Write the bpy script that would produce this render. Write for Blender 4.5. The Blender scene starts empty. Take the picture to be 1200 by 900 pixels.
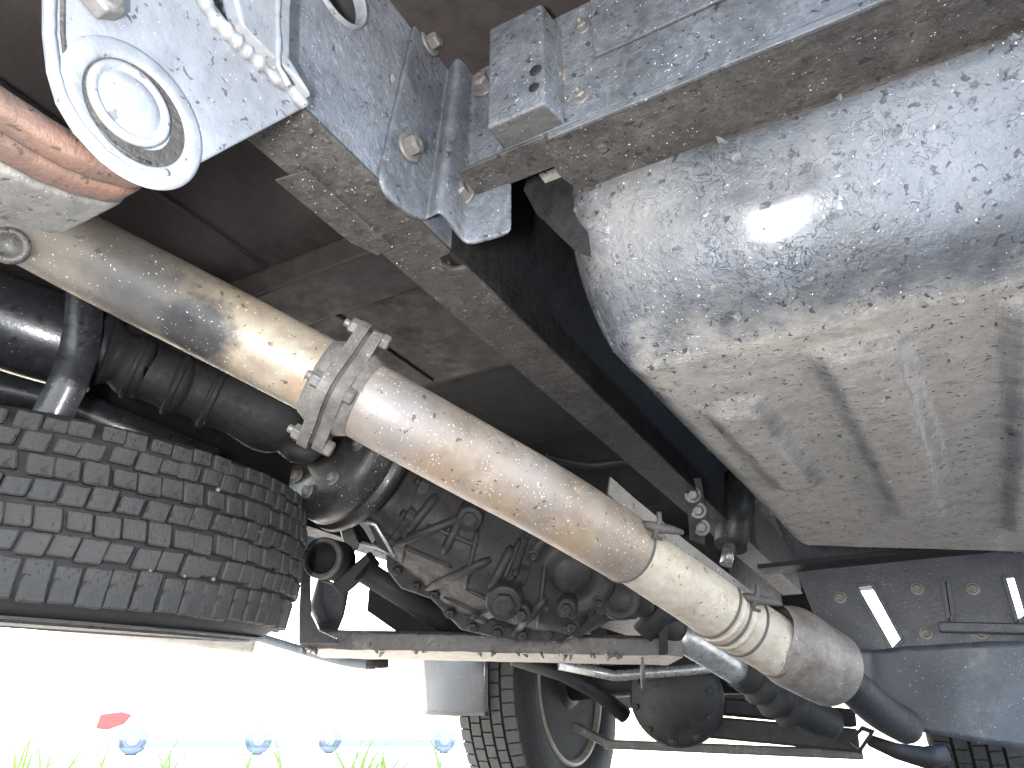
import bpy, bmesh, math, random
from mathutils import Vector, Matrix, noise
from mathutils.geometry import tessellate_polygon

random.seed(7)
S = bpy.context.scene
C = S.collection
RAD = math.radians

# ------------------------------------------------------------------ camera
# The camera sits at the origin, 0.25 m above the ground (ground z = -0.25).
# +Y runs along the truck, +X outboard, +Z up.
FPX, CX, CY = 832.0, 600.0, 450.0
PITCH, YAW = math.atan2(420, FPX), math.atan2(520, math.hypot(FPX, 420))
cam_d = bpy.data.cameras.new("camera")
cam_d.sensor_width = 36.0
cam_d.lens = 36.0 * FPX / 1200.0
cam_d.clip_start, cam_d.clip_end = 0.01, 500.0
cam = bpy.data.objects.new("camera", cam_d)
cam.rotation_euler = (math.pi / 2 + PITCH, 0, YAW)
C.objects.link(cam)
S.camera = cam

# ------------------------------------------------------------------ sky, sun, flash, exposure
world = bpy.data.worlds.new("World")
S.world = world
world.use_nodes = True
wn = world.node_tree.nodes
sky = wn.new("ShaderNodeTexSky")
sky.sky_type = 'NISHITA'
sky.sun_disc = False
SUN_EL, SUN_AZ = 50.0, -55.0     # azimuth measured clockwise from +Y
sky.sun_elevation = RAD(SUN_EL)
sky.sun_rotation = RAD(SUN_AZ)
sky.air_density, sky.dust_density, sky.ozone_density = 1.0, 3.0, 1.0
world.node_tree.links.new(sky.outputs[0], wn["Background"].inputs[0])
wn["Background"].inputs[1].default_value = 0.15
sun_d = bpy.data.lights.new("sun", 'SUN')
sun_d.energy = 4.5
sun_d.angle = RAD(3.0)
sun_d.color = (1.0, 0.96, 0.9)
sun = bpy.data.objects.new("sun", sun_d)
sv = Vector((math.sin(RAD(SUN_AZ)) * math.cos(RAD(SUN_EL)), math.cos(RAD(SUN_AZ)) * math.cos(RAD(SUN_EL)), math.sin(RAD(SUN_EL))))
sun.rotation_euler = (-sv).to_track_quat('-Z', 'Y').to_euler()
C.objects.link(sun)
# the photographer's flash: its mirror image shows on the tank, the propeller shaft and the axle
fl_d = bpy.data.lights.new("camera_flash", 'AREA')
fl_d.shape = 'RECTANGLE'
fl_d.size, fl_d.size_y = 0.016, 0.085
fl_d.energy = 0.7
fl_d.color = (0.97, 0.985, 1.0)
fl_d.spread = RAD(170)
flash = bpy.data.objects.new("camera_flash", fl_d)
flash.rotation_euler = cam.rotation_euler
Rc = cam.rotation_euler.to_matrix()
flash.location = Rc @ Vector((-0.075, 0.02, 0.0))
C.objects.link(flash)
vs = S.view_settings
vs.view_transform = 'Standard'
vs.look = 'None'
vs.gamma = 1.0
vs.use_curve_mapping = False
vs.exposure = 4.0
S.cycles.use_denoising = True
S.cycles.max_bounces = 6
S.cycles.diffuse_bounces = 3
S.cycles.glossy_bounces = 2
S.cycles.caustics_reflective = False

# ------------------------------------------------------------------ helpers: points
def ray(u, v):
    return Rc @ Vector(((u - CX) / FPX, -(v - CY) / FPX, -1.0))
def PD(u, v, d): return ray(u, v) * d
def PX(u, v, x): q = ray(u, v); return q * (x / q.x)
def PY(u, v, y): q = ray(u, v); return q * (y / q.y)
def PZ(u, v, z): q = ray(u, v); return q * (z / q.z)

# ------------------------------------------------------------------ helpers: meshes
class MB:
    """collects shapes in world coordinates"""
    def __init__(self): self.v, self.f, self.sm = [], [], []
    def add(self, vs, fs, smooth=False):
        o = len(self.v)
        self.v += [Vector(p) for p in vs]
        self.f += [tuple(i + o for i in f) for f in fs]
        self.sm += [smooth] * len(fs)
        return self
    def box(self, a, b):
        x0, y0, z0 = [min(a[i], b[i]) for i in range(3)]
        x1, y1, z1 = [max(a[i], b[i]) for i in range(3)]
        return self.add([(x0,y0,z0),(x1,y0,z0),(x1,y1,z0),(x0,y1,z0),(x0,y0,z1),(x1,y0,z1),(x1,y1,z1),(x0,y1,z1)],
                        [(0,3,2,1),(4,5,6,7),(0,1,5,4),(1,2,6,5),(2,3,7,6),(3,0,4,7)])
    def bar(self, a, b, w, h, up=(0,0,1)):
        a, b = Vector(a), Vector(b)
        d = (b - a).normalized(); s = d.cross(Vector(up)).normalized(); n = s.cross(d)
        vs = []
        for p in (a, b):
            for i, j in ((-1,-1),(1,-1),(1,1),(-1,1)): vs.append(p + s*(w/2*i) + n*(h/2*j))
        return self.add(vs, [(0,1,2,3),(7,6,5,4),(0,4,5,1),(1,5,6,2),(2,6,7,3),(3,7,4,0)])
    def plate(self, outer, nrm, t, holes=()):
        """polygon (3D points, one plane) thickened by t along nrm, with holes"""
        loops = [[Vector(p) for p in outer]] + [[Vector(p) for p in h] for h in holes]
        flat = [p for l in loops for p in l]
        tris = tessellate_polygon(loops)
        n = Vector(nrm).normalized() * t
        k = len(flat)
        fs = []
        for a, b, c in tris:
            nn = (flat[b]-flat[a]).cross(flat[c]-flat[a])
            if nn.dot(n) < 0: a, b, c = a, c, b
            fs += [(a+k, b+k, c+k), (a, c, b)]
        o = 0
        for l in loops:
            m = len(l)
            for i in range(m):
                j = (i+1) % m
                fs.append((o+i, o+j, o+j+k, o+i+k))
            o += m
        return self.add(flat + [p + n for p in flat], fs)
    def tube(self, pts, rads, seg=24, cap=True, squash=None, jitter=0.0, smooth=True):
        pts = [Vector(p) for p in pts]
        n = len(pts)
        if not isinstance(rads, (list, tuple)): rads = [rads]*n
        tang = []
        for i in range(n):
            t = (pts[min(i+1,n-1)] - pts[max(i-1,0)])
            tang.append(t.normalized())
        u = tang[0].orthogonal().normalized()
        vs = []
        for i in range(n):
            t = tang[i]
            u = (u - t*u.dot(t)).normalized()
            w = t.cross(u)
            for k in range(seg):
                a = 2*math.pi*k/seg
                r = rads[i]
                if jitter: r *= 1 + jitter*noise.noise((pts[i]+u*math.cos(a)*r+w*math.sin(a)*r)*170)
                vs.append(pts[i] + (u*math.cos(a) + w*math.sin(a))*r)
        fs = []
        for i in range(n-1):
            for k in range(seg):
                k2 = (k+1) % seg
                fs.append((i*seg+k, i*seg+k2, (i+1)*seg+k2, (i+1)*seg+k))
        self.add(vs, fs, smooth)
        if cap:
            self.add(vs[:seg], [tuple(range(seg))[::-1]])
            self.add(vs[-seg:], [tuple(range(seg))])
        return self
    def lathe(self, o, ax, prof, seg=40, smooth=True, cap=True):
        """prof: (distance along ax, radius)"""
        o, ax = Vector(o), Vector(ax).normalized()
        u = ax.orthogonal().normalized(); w = ax.cross(u)
        vs = []
        for h, r in prof:
            for k in range(seg):
                a = 2*math.pi*k/seg
                vs.append(o + ax*h + (u*math.cos(a)+w*math.sin(a))*r)
        fs = []
        for i in range(len(prof)-1):
            for k in range(seg):
                k2 = (k+1) % seg
                fs.append((i*seg+k, i*seg+k2, (i+1)*seg+k2, (i+1)*seg+k))
        self.add(vs, fs, smooth)
        for i, fl in ((0, True), (len(prof)-1, False)):
            if cap and prof[i][1] > 1e-5:
                idx = tuple(range(i*seg, (i+1)*seg))
                self.add(vs[i*seg:(i+1)*seg], [tuple(range(seg))[::-1] if fl else tuple(range(seg))])
        return self
    def grid(self, rows, smooth=True, closed=False):
        m = len(rows[0]); vs = [p for r in rows for p in r]; fs = []
        for i in range(len(rows)-1):
            for j in range(m if closed else m-1):
                j2 = (j+1) % m
                fs.append((i*m+j, i*m+j2, (i+1)*m+j2, (i+1)*m+j))
        return self.add(vs, fs, smooth)
    def mesh(self, name, mat, weld=True):
        me = bpy.data.meshes.new(name)
        me.from_pydata([tuple(p) for p in self.v], [], self.f)
        me.polygons.foreach_set("use_smooth", self.sm)
        me.validate(clean_customdata=False)
        bm = bmesh.new(); bm.from_mesh(me)
        if weld: bmesh.ops.remove_doubles(bm, verts=bm.verts, dist=1e-6)
        bmesh.ops.recalc_face_normals(bm, faces=bm.faces)
        bm.to_mesh(me); bm.free()
        me.materials.append(mat)
        return me

def thing(name, label, cat, loc=(0,0,0), group=None):
    o = bpy.data.objects.new(name, None)
    o.empty_display_size = 0.05
    o.location = loc
    o["label"] = label; o["category"] = cat
    if group: o["group"] = group
    C.objects.link(o)
    return o

def part(name, mb, mat, parent=None, bevel=0, label=None, seg=2, kind=None, smooth_angle=None):
    me = mb if isinstance(mb, bpy.types.Mesh) else mb.mesh(name, mat)
    o = bpy.data.objects.new(name, me)
    C.objects.link(o)
    if parent is not None:
        o.parent = parent
        if parent.type == 'EMPTY':
            o.matrix_parent_inverse = Matrix.Translation(-parent.location)
    if bevel:
        b = o.modifiers.new("bevel", 'BEVEL'); b.width = bevel; b.segments = seg; b.limit_method = 'ANGLE'; b.angle_limit = RAD(35)
        b.harden_normals = False
    if label: o["label"] = label
    if kind: o["kind"] = kind
    return o

def single(name, mb, mat, label, cat, group=None, bevel=0):
    o = part(name, mb, mat, bevel=bevel)
    o["label"] = label; o["category"] = cat
    if group: o["group"] = group
    return o

def struct(name, mb, mat):
    o = part(name, mb, mat); o["kind"] = "structure"; return o

def hexbolt(o, ax, r=0.007, h=0.006, washer=True, dome=True, stud=0.0):
    """hexagon head on a washer, axis ax pointing away from the surface"""
    o, ax = Vector(o), Vector(ax).normalized()
    m = MB()
    z = 0.0
    if washer:
        m.lathe(o - ax*0.001, ax, [(0, r*1.5), (0.0022, r*1.5), (0.0028, r*1.42), (0.0028, 0.0001)], 28)
        z = 0.0018
    m.lathe(o + ax*z, ax, [(0, r), (h*0.85, r), (h, r*0.86)], 6, smooth=False)
    if dome: m.lathe(o + ax*(z+h), ax, [(-0.0004, r*0.8), (0.0006, r*0.62), (0.0004, r*0.45), (-0.0002, 0.0001)], 20)
    if stud: m.lathe(o + ax*(z+h), ax, [(-0.001, r*0.5), (stud, r*0.5), (stud+0.001, r*0.4)], 14)
    return m

# ------------------------------------------------------------------ materials
def ramp(nt, src, stops, interp='LINEAR'):
    n = nt.nodes.new("ShaderNodeValToRGB")
    n.color_ramp.interpolation = interp
    e = n.color_ramp.elements
    while len(e) < len(stops): e.new(0.5)
    for i, (p, c) in enumerate(stops):
        e[i].position = p
        e[i].color = (c, c, c, 1) if isinstance(c, (int, float)) else (*c, 1)
    nt.links.new(src, n.inputs[0])
    return n.outputs[0]

def mixc(nt, fac, a, b, mode='MIX'):
    n = nt.nodes.new("ShaderNodeMix"); n.data_type = 'RGBA'; n.blend_type = mode
    for sock, val in ((n.inputs[0], fac), (n.inputs[6], a), (n.inputs[7], b)):
        if hasattr(val, "default_value") or hasattr(val, "links"): nt.links.new(val, sock)
        elif isinstance(val, (int, float)): sock.default_value = val
        else: sock.default_value = (*val, 1)
    return n.outputs[2]

def mth(nt, op, a, b=0.0, clamp=False):
    n = nt.nodes.new("ShaderNodeMath"); n.operation = op; n.use_clamp = clamp
    for i, val in enumerate((a, b)):
        if hasattr(val, "links"): nt.links.new(val, n.inputs[i])
        else: n.inputs[i].default_value = val
    return n.outputs[0]

def tex_noise(nt, co, scale, detail=6, rough=0.6, dist=0.0):
    n = nt.nodes.new("ShaderNodeTexNoise")
    n.inputs["Scale"].default_value = scale; n.inputs["Detail"].default_value = detail
    n.inputs["Roughness"].default_value = rough; n.inputs["Distortion"].default_value = dist
    nt.links.new(co, n.inputs["Vector"])
    return n.outputs[0], n.outputs[1]

def tex_vor(nt, co, scale, feature='F1', rnd=1.0):
    n = nt.nodes.new("ShaderNodeTexVoronoi"); n.feature = feature
    n.inputs["Scale"].default_value = scale; n.inputs["Randomness"].default_value = rnd
    nt.links.new(co, n.inputs["Vector"])
    return n

def warp(nt, co, scale, amt):
    _, c = tex_noise(nt, co, scale, 3)
    a = nt.nodes.new("ShaderNodeVectorMath"); a.operation = 'SUBTRACT'; nt.links.new(c, a.inputs[0]); a.inputs[1].default_value = (.5,.5,.5)
    b = nt.nodes.new("ShaderNodeVectorMath"); b.operation = 'SCALE'; nt.links.new(a.outputs[0], b.inputs[0]); b.inputs["Scale"].default_value = amt
    d = nt.nodes.new("ShaderNodeVectorMath"); d.operation = 'ADD'; nt.links.new(co, d.inputs[0]); nt.links.new(b.outputs[0], d.inputs[1])
    return d.outputs[0]

def blob(nt, co, centre, radius, soft=0.5, wscale=30, wamt=0.03):
    """0..1 mask: a stain or glare patch of its own shape round a point of the thing"""
    w = warp(nt, co, wscale, wamt)
    d = nt.nodes.new("ShaderNodeVectorMath"); d.operation = 'DISTANCE'
    nt.links.new(w, d.inputs[0]); d.inputs[1].default_value = centre
    nf, _ = tex_noise(nt, co, 55, 6, 0.75)
    q = mth(nt, 'ADD', mth(nt, 'DIVIDE', d.outputs["Value"], radius), mth(nt, 'MULTIPLY', mth(nt, 'SUBTRACT', nf, 0.5), 0.7))
    return ramp(nt, q, [(max(0, 1-soft), 1.0), (1.0, 0.0)])

MATS = {}
def metal(name, c1, c2, rough=(0.35, 0.6), metallic=0.0, mud=None, mud_amt=0.4, mud_scale=14, under=None, under_amt=0.8, under_from=0.5,
          specks=0.0, speck_col=(.75,.73,.7), pits=0.0, flakes=0.0, flake_scale=90, bump=0.25, bscale=160, vscale=18, stains_glare=(), coat=0.0, spec=0.5, streak=None):
    m = bpy.data.materials.new(name); m.use_nodes = True
    nt = m.node_tree; bs = nt.nodes["Principled BSDF"]
    tc = nt.nodes.new("ShaderNodeTexCoord"); co = tc.outputs["Object"]
    f1, _ = tex_noise(nt, co, vscale, 5, 0.65, 0.4)
    f2, _ = tex_noise(nt, co, vscale*6.3, 4, 0.6)
    v = mth(nt, 'ADD', mth(nt, 'MULTIPLY', f1, 0.65), mth(nt, 'MULTIPLY', f2, 0.35))
    v = ramp(nt, v, [(0.36, 0.0), (0.64, 1.0)])
    col = mixc(nt, v, c1, c2)
    rgh = nt.nodes.new("ShaderNodeMapRange"); nt.links.new(f2, rgh.inputs[0])
    rgh.inputs[1].default_value, rgh.inputs[2].default_value = 0.3, 0.7
    rgh.inputs[3].default_value, rgh.inputs[4].default_value = rough
    rg = rgh.outputs[0]
    height = f2
    hs = [(tex_noise(nt, co, bscale, 4, 0.7)[0], bump)]
    if flakes:      # peeling paint: raised islands with curled, cracked edges
        zone, _ = tex_noise(nt, co, vscale*2.1, 3, 0.6)
        zone = ramp(nt, zone, [(0.50, 0.0), (0.60, 1.0)])
        na, _ = tex_noise(nt, co, flake_scale, 3, 0.62, 0.8)
        isl = ramp(nt, na, [(0.515, 0.0), (0.535, 1.0)])
        fm = mth(nt, 'MULTIPLY', mth(nt, 'MULTIPLY', isl, zone), min(1.0, flakes*1.3))
        hs.append((fm, 0.5))
        edge = ramp(nt, na, [(0.496, 0.0), (0.504, 1.0), (0.512, 0.0)])
        crk = mth(nt, 'MULTIPLY', mth(nt, 'MULTIPLY', edge, ramp(nt, f1, [(0.52, 0.0), (0.60, 1.0)])), 0.6*flakes)
        col = mixc(nt, mth(nt, 'MULTIPLY', fm, 0.22), col, tuple(min(1, x*1.7+0.02) for x in c2))
    if under:       # road dust that has stuck to faces looking down at the road; on the crossmember, painted bounce light
        ge = nt.nodes.new("ShaderNodeNewGeometry"); sx = nt.nodes.new("ShaderNodeSeparateXYZ"); nt.links.new(ge.outputs["True Normal"], sx.inputs[0])
        dn = mth(nt, 'MULTIPLY', sx.outputs[2], -1.0)
        n4, _ = tex_noise(nt, co, 26, 7, 0.7)
        mk = mth(nt, 'ADD', dn, mth(nt, 'MULTIPLY', mth(nt, 'SUBTRACT', n4, 0.5), 0.55))
        mk = mth(nt, 'MULTIPLY', ramp(nt, mk, [(under_from, 0.0), (under_from+.35, 1.0)]), under_amt)
        umask = mk
        f3, _ = tex_noise(nt, co, 60, 6, 0.7)
        uc = mixc(nt, f3, tuple(x*0.6 for x in under), tuple(min(1, x*1.3) for x in under))
        col = mixc(nt, mk, col, uc)
        rg = mth(nt, 'ADD', rg, mth(nt, 'MULTIPLY', mk, 0.3), True)
    if mud:
        f4, _ = tex_noise(nt, co, mud_scale*2.2, 6, 0.78, 0.3)
        mk = ramp(nt, f4, [(0.56 - 0.3*mud_amt, 0.0), (0.80 - 0.2*mud_amt, 1.0)])
        col = mixc(nt, mth(nt, 'MULTIPLY', mk, 0.7), col, mud)
        rg = mth(nt, 'ADD', rg, mth(nt, 'MULTIPLY', mk, 0.3), True)
        
    for c, r, colr, amt, soft in stains_glare:
        k = blob(nt, co, tuple(c), r, soft)
        col = mixc(nt, mth(nt, 'MULTIPLY', k, amt), col, colr)
    if flakes:
        col = mixc(nt, crk, col, tuple(x*0.25 for x in c1)); hs.append((crk, -0.5))
    if pits:
        n6, _ = tex_noise(nt, co, 150, 2, 0.5, 0.5)
        k = ramp(nt, n6, [(0.30 + .08*pits, 1.0), (0.325 + .08*pits, 0.0)])
        col = mixc(nt, mth(nt, 'MULTIPLY', k, .8), col, tuple(x*0.3 for x in c1))
    if specks:
        n7, _ = tex_noise(nt, co, 420, 2, 0.6, 0.3)
        zone, _ = tex_noise(nt, co, 22, 3, 0.6)
        thr = mth(nt, 'ADD', n7, mth(nt, 'MULTIPLY', mth(nt, 'SUBTRACT', zone, 0.5), 0.22))
        k = ramp(nt, thr, [(0.742 - .25*specks, 0.0), (0.765 - .25*specks, 1.0)])
        col = mixc(nt, mth(nt, 'MULTIPLY', k, .85), col, speck_col)
    tot = None
    for h, s in hs:
        t = mth(nt, 'MULTIPLY', h, s); tot = t if tot is None else mth(nt, 'ADD', tot, t)
    bp = nt.nodes.new("ShaderNodeBump"); bp.inputs["Strength"].default_value = 0.8; bp.inputs["Distance"].default_value = 0.0022
    nt.links.new(tot, bp.inputs["Height"]); nt.links.new(bp.outputs[0], bs.inputs["Normal"])
    nt.links.new(col, bs.inputs["Base Color"]); nt.links.new(rg, bs.inputs["Roughness"])
    bs.inputs["Metallic"].default_value = metallic
    bs.inputs["Specular IOR Level"].default_value = spec
    if coat:
        if under: nt.links.new(mth(nt, 'MULTIPLY', mth(nt, 'SUBTRACT', 1.0, umask), coat, True), bs.inputs["Coat Weight"])
        else: bs.inputs["Coat Weight"].default_value = coat
        bs.inputs["Coat Roughness"].default_value = 0.14; nt.links.new(bp.outputs[0], bs.inputs["Coat Normal"]) if name != "tank paint" else None
    MATS[name] = m
    return m

BROWN = (.13, .11, .09)
m_frame = metal("chassis paint", (.052,.056,.064), (.125,.134,.152), (.24,.46), mud=(.06,.054,.048), mud_amt=.16, under=(.045,.04,.035), specks=.10, pits=.2, flakes=.5, bump=.7, vscale=17)
m_frame_lit = metal("chassis paint lit face", (.085,.092,.106), (.17,.183,.21), (.24,.46), mud=(.07,.062,.055), mud_amt=.12, specks=.10, pits=.2, flakes=.5, bump=.7, vscale=17)  # same chassis paint, lightened in colour for the light on this face
m_hanger = metal("hanger paint", (.13,.135,.148), (.20,.21,.226), (.26,.42), under=(.2,.18,.16), under_amt=.4, specks=.06, bump=.3, vscale=12, mud=(.10,.09,.08), mud_amt=.06, pits=.12)
m_rust = metal("leaf edge orange", (.062,.030,.019), (.098,.052,.036), (.55,.8), bump=.8, mud=(.04,.031,.025), mud_amt=.35, pits=.3)
m_eye = metal("spring eye steel", (.05,.047,.043), (.125,.12,.11), (.35,.6), metallic=.2, mud=(.14,.13,.113), mud_amt=.25, specks=.1, pits=.5, bump=.6, vscale=26)
m_bolt = metal("bolt steel", (.085,.08,.075), (.17,.16,.15), (.35,.55), metallic=.3, mud=(.13,.10,.075), mud_amt=.3, bump=.3)
m_brown = metal("dusty steel", (.018,.0155,.0135), (.042,.037,.032), (.5,.8), mud=(.095,.082,.069), mud_amt=.18, specks=.06, pits=.25, flakes=.45, bump=.9)
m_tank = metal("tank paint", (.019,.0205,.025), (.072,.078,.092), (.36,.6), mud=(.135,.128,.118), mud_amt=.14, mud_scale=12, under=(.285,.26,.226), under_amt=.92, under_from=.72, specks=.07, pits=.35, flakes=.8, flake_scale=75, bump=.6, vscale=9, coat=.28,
    stains_glare=[(PY(740,255,.48), .085, (.14,.133,.122), .7, .9), (PY(1130,190,.47), .12, (.17,.183,.21), .6, .9), (PY(850,210,.47), .05, (.016,.017,.02), .85, .7), (PY(925,235,.48), .03, (.016,.017,.02), .75, .7), (PY(790,300,.51), .04, (.022,.023,.027), .65, .8), (PY(1010,300,.51), .035, (.022,.023,.027), .6, .8), *[(PY(u_, v_, .525), .042, (.022,.023,.026), .75, .8) for u_, v_ in ((725,335),(800,345),(880,345),(960,335),(1045,318),(1120,300),(1190,285))], (PY(900,372,.58), .012, (.30,.26,.17), .8, .7), (PY(870,372,.58), .012, (.30,.26,.17), .7, .7)])  # pale blue patch paints in sky glare; darker patches run along the foot
m_floor = metal("bed floor steel", (.0165,.0112,.0098), (.029,.021,.0185), (.55,.8), bump=.25, vscale=7, mud=(.034,.027,.024), mud_amt=.2)
m_dark = metal("black chassis grime and shade", (.0065,.0062,.0068), (.016,.015,.0155), (.5,.75), mud=(.024,.021,.018), mud_amt=.2, bump=.3, spec=.3)  # black grime; also carries painted shade for the rail front and bed cavity
m_cast = metal("oily casting", (.010,.009,.0085), (.024,.0215,.02), (.45,.7), mud=(.036,.031,.027), mud_amt=.2, bump=.5, spec=.3)
m_drum = metal("drum steel", (.015,.0135,.0128), (.036,.033,.031), (.35,.55), metallic=.3, specks=.14, bump=.3)
m_boot = metal("rubber boot", (.007,.0064,.0062), (.015,.0135,.0128), (.55,.8), mud=(.022,.019,.017), mud_amt=.25, spec=.35)
m_rubber = metal("tyre rubber", (.0155,.0147,.014), (.035,.0325,.0305), (.55,.8), mud=(.065,.058,.05), mud_amt=.28, mud_scale=20, bump=1.0, bscale=300, pits=.6)
m_rubin = metal("tyre groove rubber", (.006,.0057,.0057), (.012,.0113,.011), (.7,.9), bump=.2)
m_rimw = metal("wheel rim paint", (.22,.19,.16), (.36,.32,.27), (.35,.6), mud=(.2,.16,.12), mud_amt=.3)
m_rimd = metal("shaded rim well", (.085,.078,.07), (.15,.138,.125), (.4,.6), mud=(.14,.12,.1), mud_amt=.2)  # rim colour darkened to stand in for shade inside the dish
m_black = metal("glossy black paint", (.009,.009,.0105), (.02,.0205,.0235), (.25,.45), bump=.15, specks=.03, coat=.5)
m_blue = metal("mud flap rubber", (.022,.024,.031), (.048,.052,.066), (.3,.5), bump=.3, specks=.1, vscale=8, mud=(.07,.068,.066), mud_amt=.25)
m_shiny = metal("shaft steel", (.22,.22,.22), (.42,.41,.4), (.18,.4), metallic=.6, mud=(.15,.13,.1), mud_amt=.2)
m_shield = metal("heat shield strip", (.07,.065,.06), (.125,.118,.108), (.4,.6), metallic=.2, specks=.2, pits=.2, mud=(.09,.07,.055), mud_amt=.2)
m_flange = metal("flange iron", (.075,.067,.06), (.165,.15,.136), (.45,.7), metallic=.15, mud=(.07,.058,.05), mud_amt=.35, bump=.8, specks=.08)
TAN1, TAN2 = (.195,.153,.112), (.30,.25,.19)
m_pipe_rear = metal("exhaust aluminised rear", TAN1, TAN2, (.32,.55), metallic=.25, specks=.16, speck_col=(.8,.74,.62), bump=.18, vscale=10, pits=.02, mud=(.36,.29,.21), mud_amt=.08,
    stains_glare=[(PD(70,285,.62), .17, (.12,.108,.092), .85, .6), (PD(170,345,.63), .07, (.045,.045,.047), .8, .7), (PD(222,395,.635), .045, (.025,.025,.027), .95, .4), (PD(150,325,.63), .05, (.07,.068,.066), .6, .8), (PD(370,455,.65), .04, (.30,.18,.10), .55, .8)])
m_pipe_front = metal("exhaust aluminised front", (.145,.113,.09), (.245,.203,.168), (.4,.6), metallic=.25, specks=.24, speck_col=(.85,.78,.66), bump=.18, vscale=9, pits=.05, mud=(.36,.27,.18), mud_amt=.1,
    stains_glare=[(PD(465,490,.645), .075, (.155,.137,.128), .85, .8), (PD(510,560,.68), .045, (.24,.155,.09), .55, .9), (PD(585,605,.70), .045, (.26,.17,.095), .55, .9), (PD(660,645,.735), .05, (.28,.19,.10), .6, .9), (PD(640,560,.70), .05, (.24,.215,.205), .6, .9)])
m_muffler = metal("exhaust pale sleeve", (.27,.23,.18), (.40,.35,.285), (.4,.65), metallic=.1, specks=.12, bump=.3, vscale=14, pits=.15, mud=(.20,.145,.105), mud_amt=.25)
m_coupler = metal("exhaust coupler rust", (.085,.068,.057), (.21,.182,.16), (.35,.6), metallic=.25, specks=.1, bump=.5, mud=(.07,.05,.04), mud_amt=.35)
m_soot = metal("soot seam", (.03,.026,.023), (.07,.06,.052), (.6,.8))
m_xmem = metal("crossmember", (.04,.036,.033), (.09,.08,.072), (.4,.7), mud=(.3,.27,.23), mud_amt=.15, under=(.55,.5,.44), under_amt=.95, bump=.4, pits=.2)  # pale underside colour stands in for light bounced off the ground
m_sill = metal("dusty sill", (.30,.26,.21), (.45,.40,.34), (.6,.8), mud=(.2,.16,.12), mud_amt=.2)
m_ground = metal("gravelly concrete yard", (.12,.117,.11), (.19,.183,.172), (.8,.95), bump=.3, vscale=1.5, bscale=30)
m_white = metal("white car paint", (.72,.73,.74), (.8,.8,.8), (.2,.3), bump=.02, vscale=3)
m_skirt = metal("pale skirt paint", (.30,.30,.305), (.36,.36,.36), (.4,.6), bump=.05)
m_redlamp = metal("red lamp lens", (.45,.035,.03), (.55,.06,.05), (.15,.25), bump=.02)
m_glass = metal("car glass", (.05,.06,.07), (.09,.1,.11), (.05,.1), bump=.01)
m_pglass = metal("sky-pale glass", (.68,.69,.7), (.74,.75,.75), (.05,.1), bump=.01)  # glass painted pale in place of the sky's reflection
m_tyre2 = metal("glare-pale car tyre", (.26,.26,.265), (.31,.31,.31), (.7,.9))  # tyre colour lightened to stand in for the yard's glare
m_grass = metal("grass blade", (.10,.17,.03), (.18,.26,.06), (.5,.7), bump=.05)
m_grey = metal("grey plastic hose", (.11,.13,.14), (.18,.2,.21), (.4,.6), bump=.1)

# ------------------------------------------------------------------ ground
g = MB(); N = 24; L = 150
g.grid([[Vector((-L + 2*L*i/N, -L + 2*L*j/N, -0.25)) for i in range(N+1)] for j in range(N+1)])
struct("ground", g, m_ground)

# ------------------------------------------------------------------ truck bed over everything
FZ = 0.60
t = thing("truck_bed_floor", "brown steel underside of the truck bed above the exhaust pipe", "truck bed", (-.6, .5, FZ))
m = MB().box((-1.5, -1.1, FZ), (.22, .96, FZ+.01))
part("floor_sheet", m, m_floor, t)
m = MB().box((-1.5, .961, FZ+.12), (.36, 1.62, FZ+.13)); m.box((-1.5,.961,FZ+.002), (.36,.971,FZ+.119))
part("cavity_shade_sheet", m, m_dark, t)  # dark sheet stands in for the shaded cavity ahead of the floor
for y0, y1 in ((-.75,-.64), (-.1,.008), (.548,.655)):
    m = MB()
    prof = [(y0, FZ-.001), (y0+.006, FZ-.040), (y1-.006, FZ-.040), (y1, FZ-.001)]
    a = [Vector((-1.4, y, z)) for y, z in prof]; b = [Vector((-.36, y, z)) for y, z in prof]
    m.add(a+b, [(0,1,2,3)[::-1], (4,5,6,7), (0,4,5,1), (1,5,6,2), (2,6,7,3), (3,7,4,0)])
    part("cross_beam", m, m_floor, t, bevel=.004)
for x in (-.52, -.70, -.88):
    m = MB().tube([(x, -1.0, FZ-.001), (x, .95, FZ-.001)], .004, 10)
    part("floor_bead", m, m_floor, t)
m = MB().box((.205, -1.1, FZ-.03), (.22, .47, FZ-.001)); m.box((.205, .4701, FZ-.125), (.22, 1.62, FZ-.001))  # unseen deeper front part added to keep sky light off the rail web
part("side_rail", m, m_dark, t)
m = MB().box((-1.5, -1.1, FZ-.12), (-1.485, 1.62, FZ-.001))
part("side_rail", m, m_dark, t)

# ------------------------------------------------------------------ frame rail
XR = -.30
t = thing("frame_rail", "blue-grey painted chassis rail running from the spring hanger to the tank", "frame rail", (-.33, .3, .395))
def circ_x(c, r, n=40, x=None):
    return [Vector((c.x if x is None else x, c.y + r*math.cos(2*math.pi*k/n), c.z + r*math.sin(2*math.pi*k/n))) for k in range(n)]
zb, zt = .397, .632
hc = PX(395, -14, XR); hr = .030
slot = PX(459, 94, XR)
sl = [Vector((XR, slot.y + .0035*math.cos(2*math.pi*k/16), slot.z + .0075*math.sin(2*math.pi*k/16))) for k in range(16)]
m = MB()
YJ = .425
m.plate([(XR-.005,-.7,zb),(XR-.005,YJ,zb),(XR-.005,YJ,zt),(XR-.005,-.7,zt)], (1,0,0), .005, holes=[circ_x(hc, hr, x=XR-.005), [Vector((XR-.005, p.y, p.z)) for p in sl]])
web = part("rail_web", m, m_frame_lit, t, bevel=0)
m = MB().box((XR-.006, YJ+.002, zb), (XR-.001, 2.3, zt))  # split off and coloured near black to stand in for shade
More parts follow.
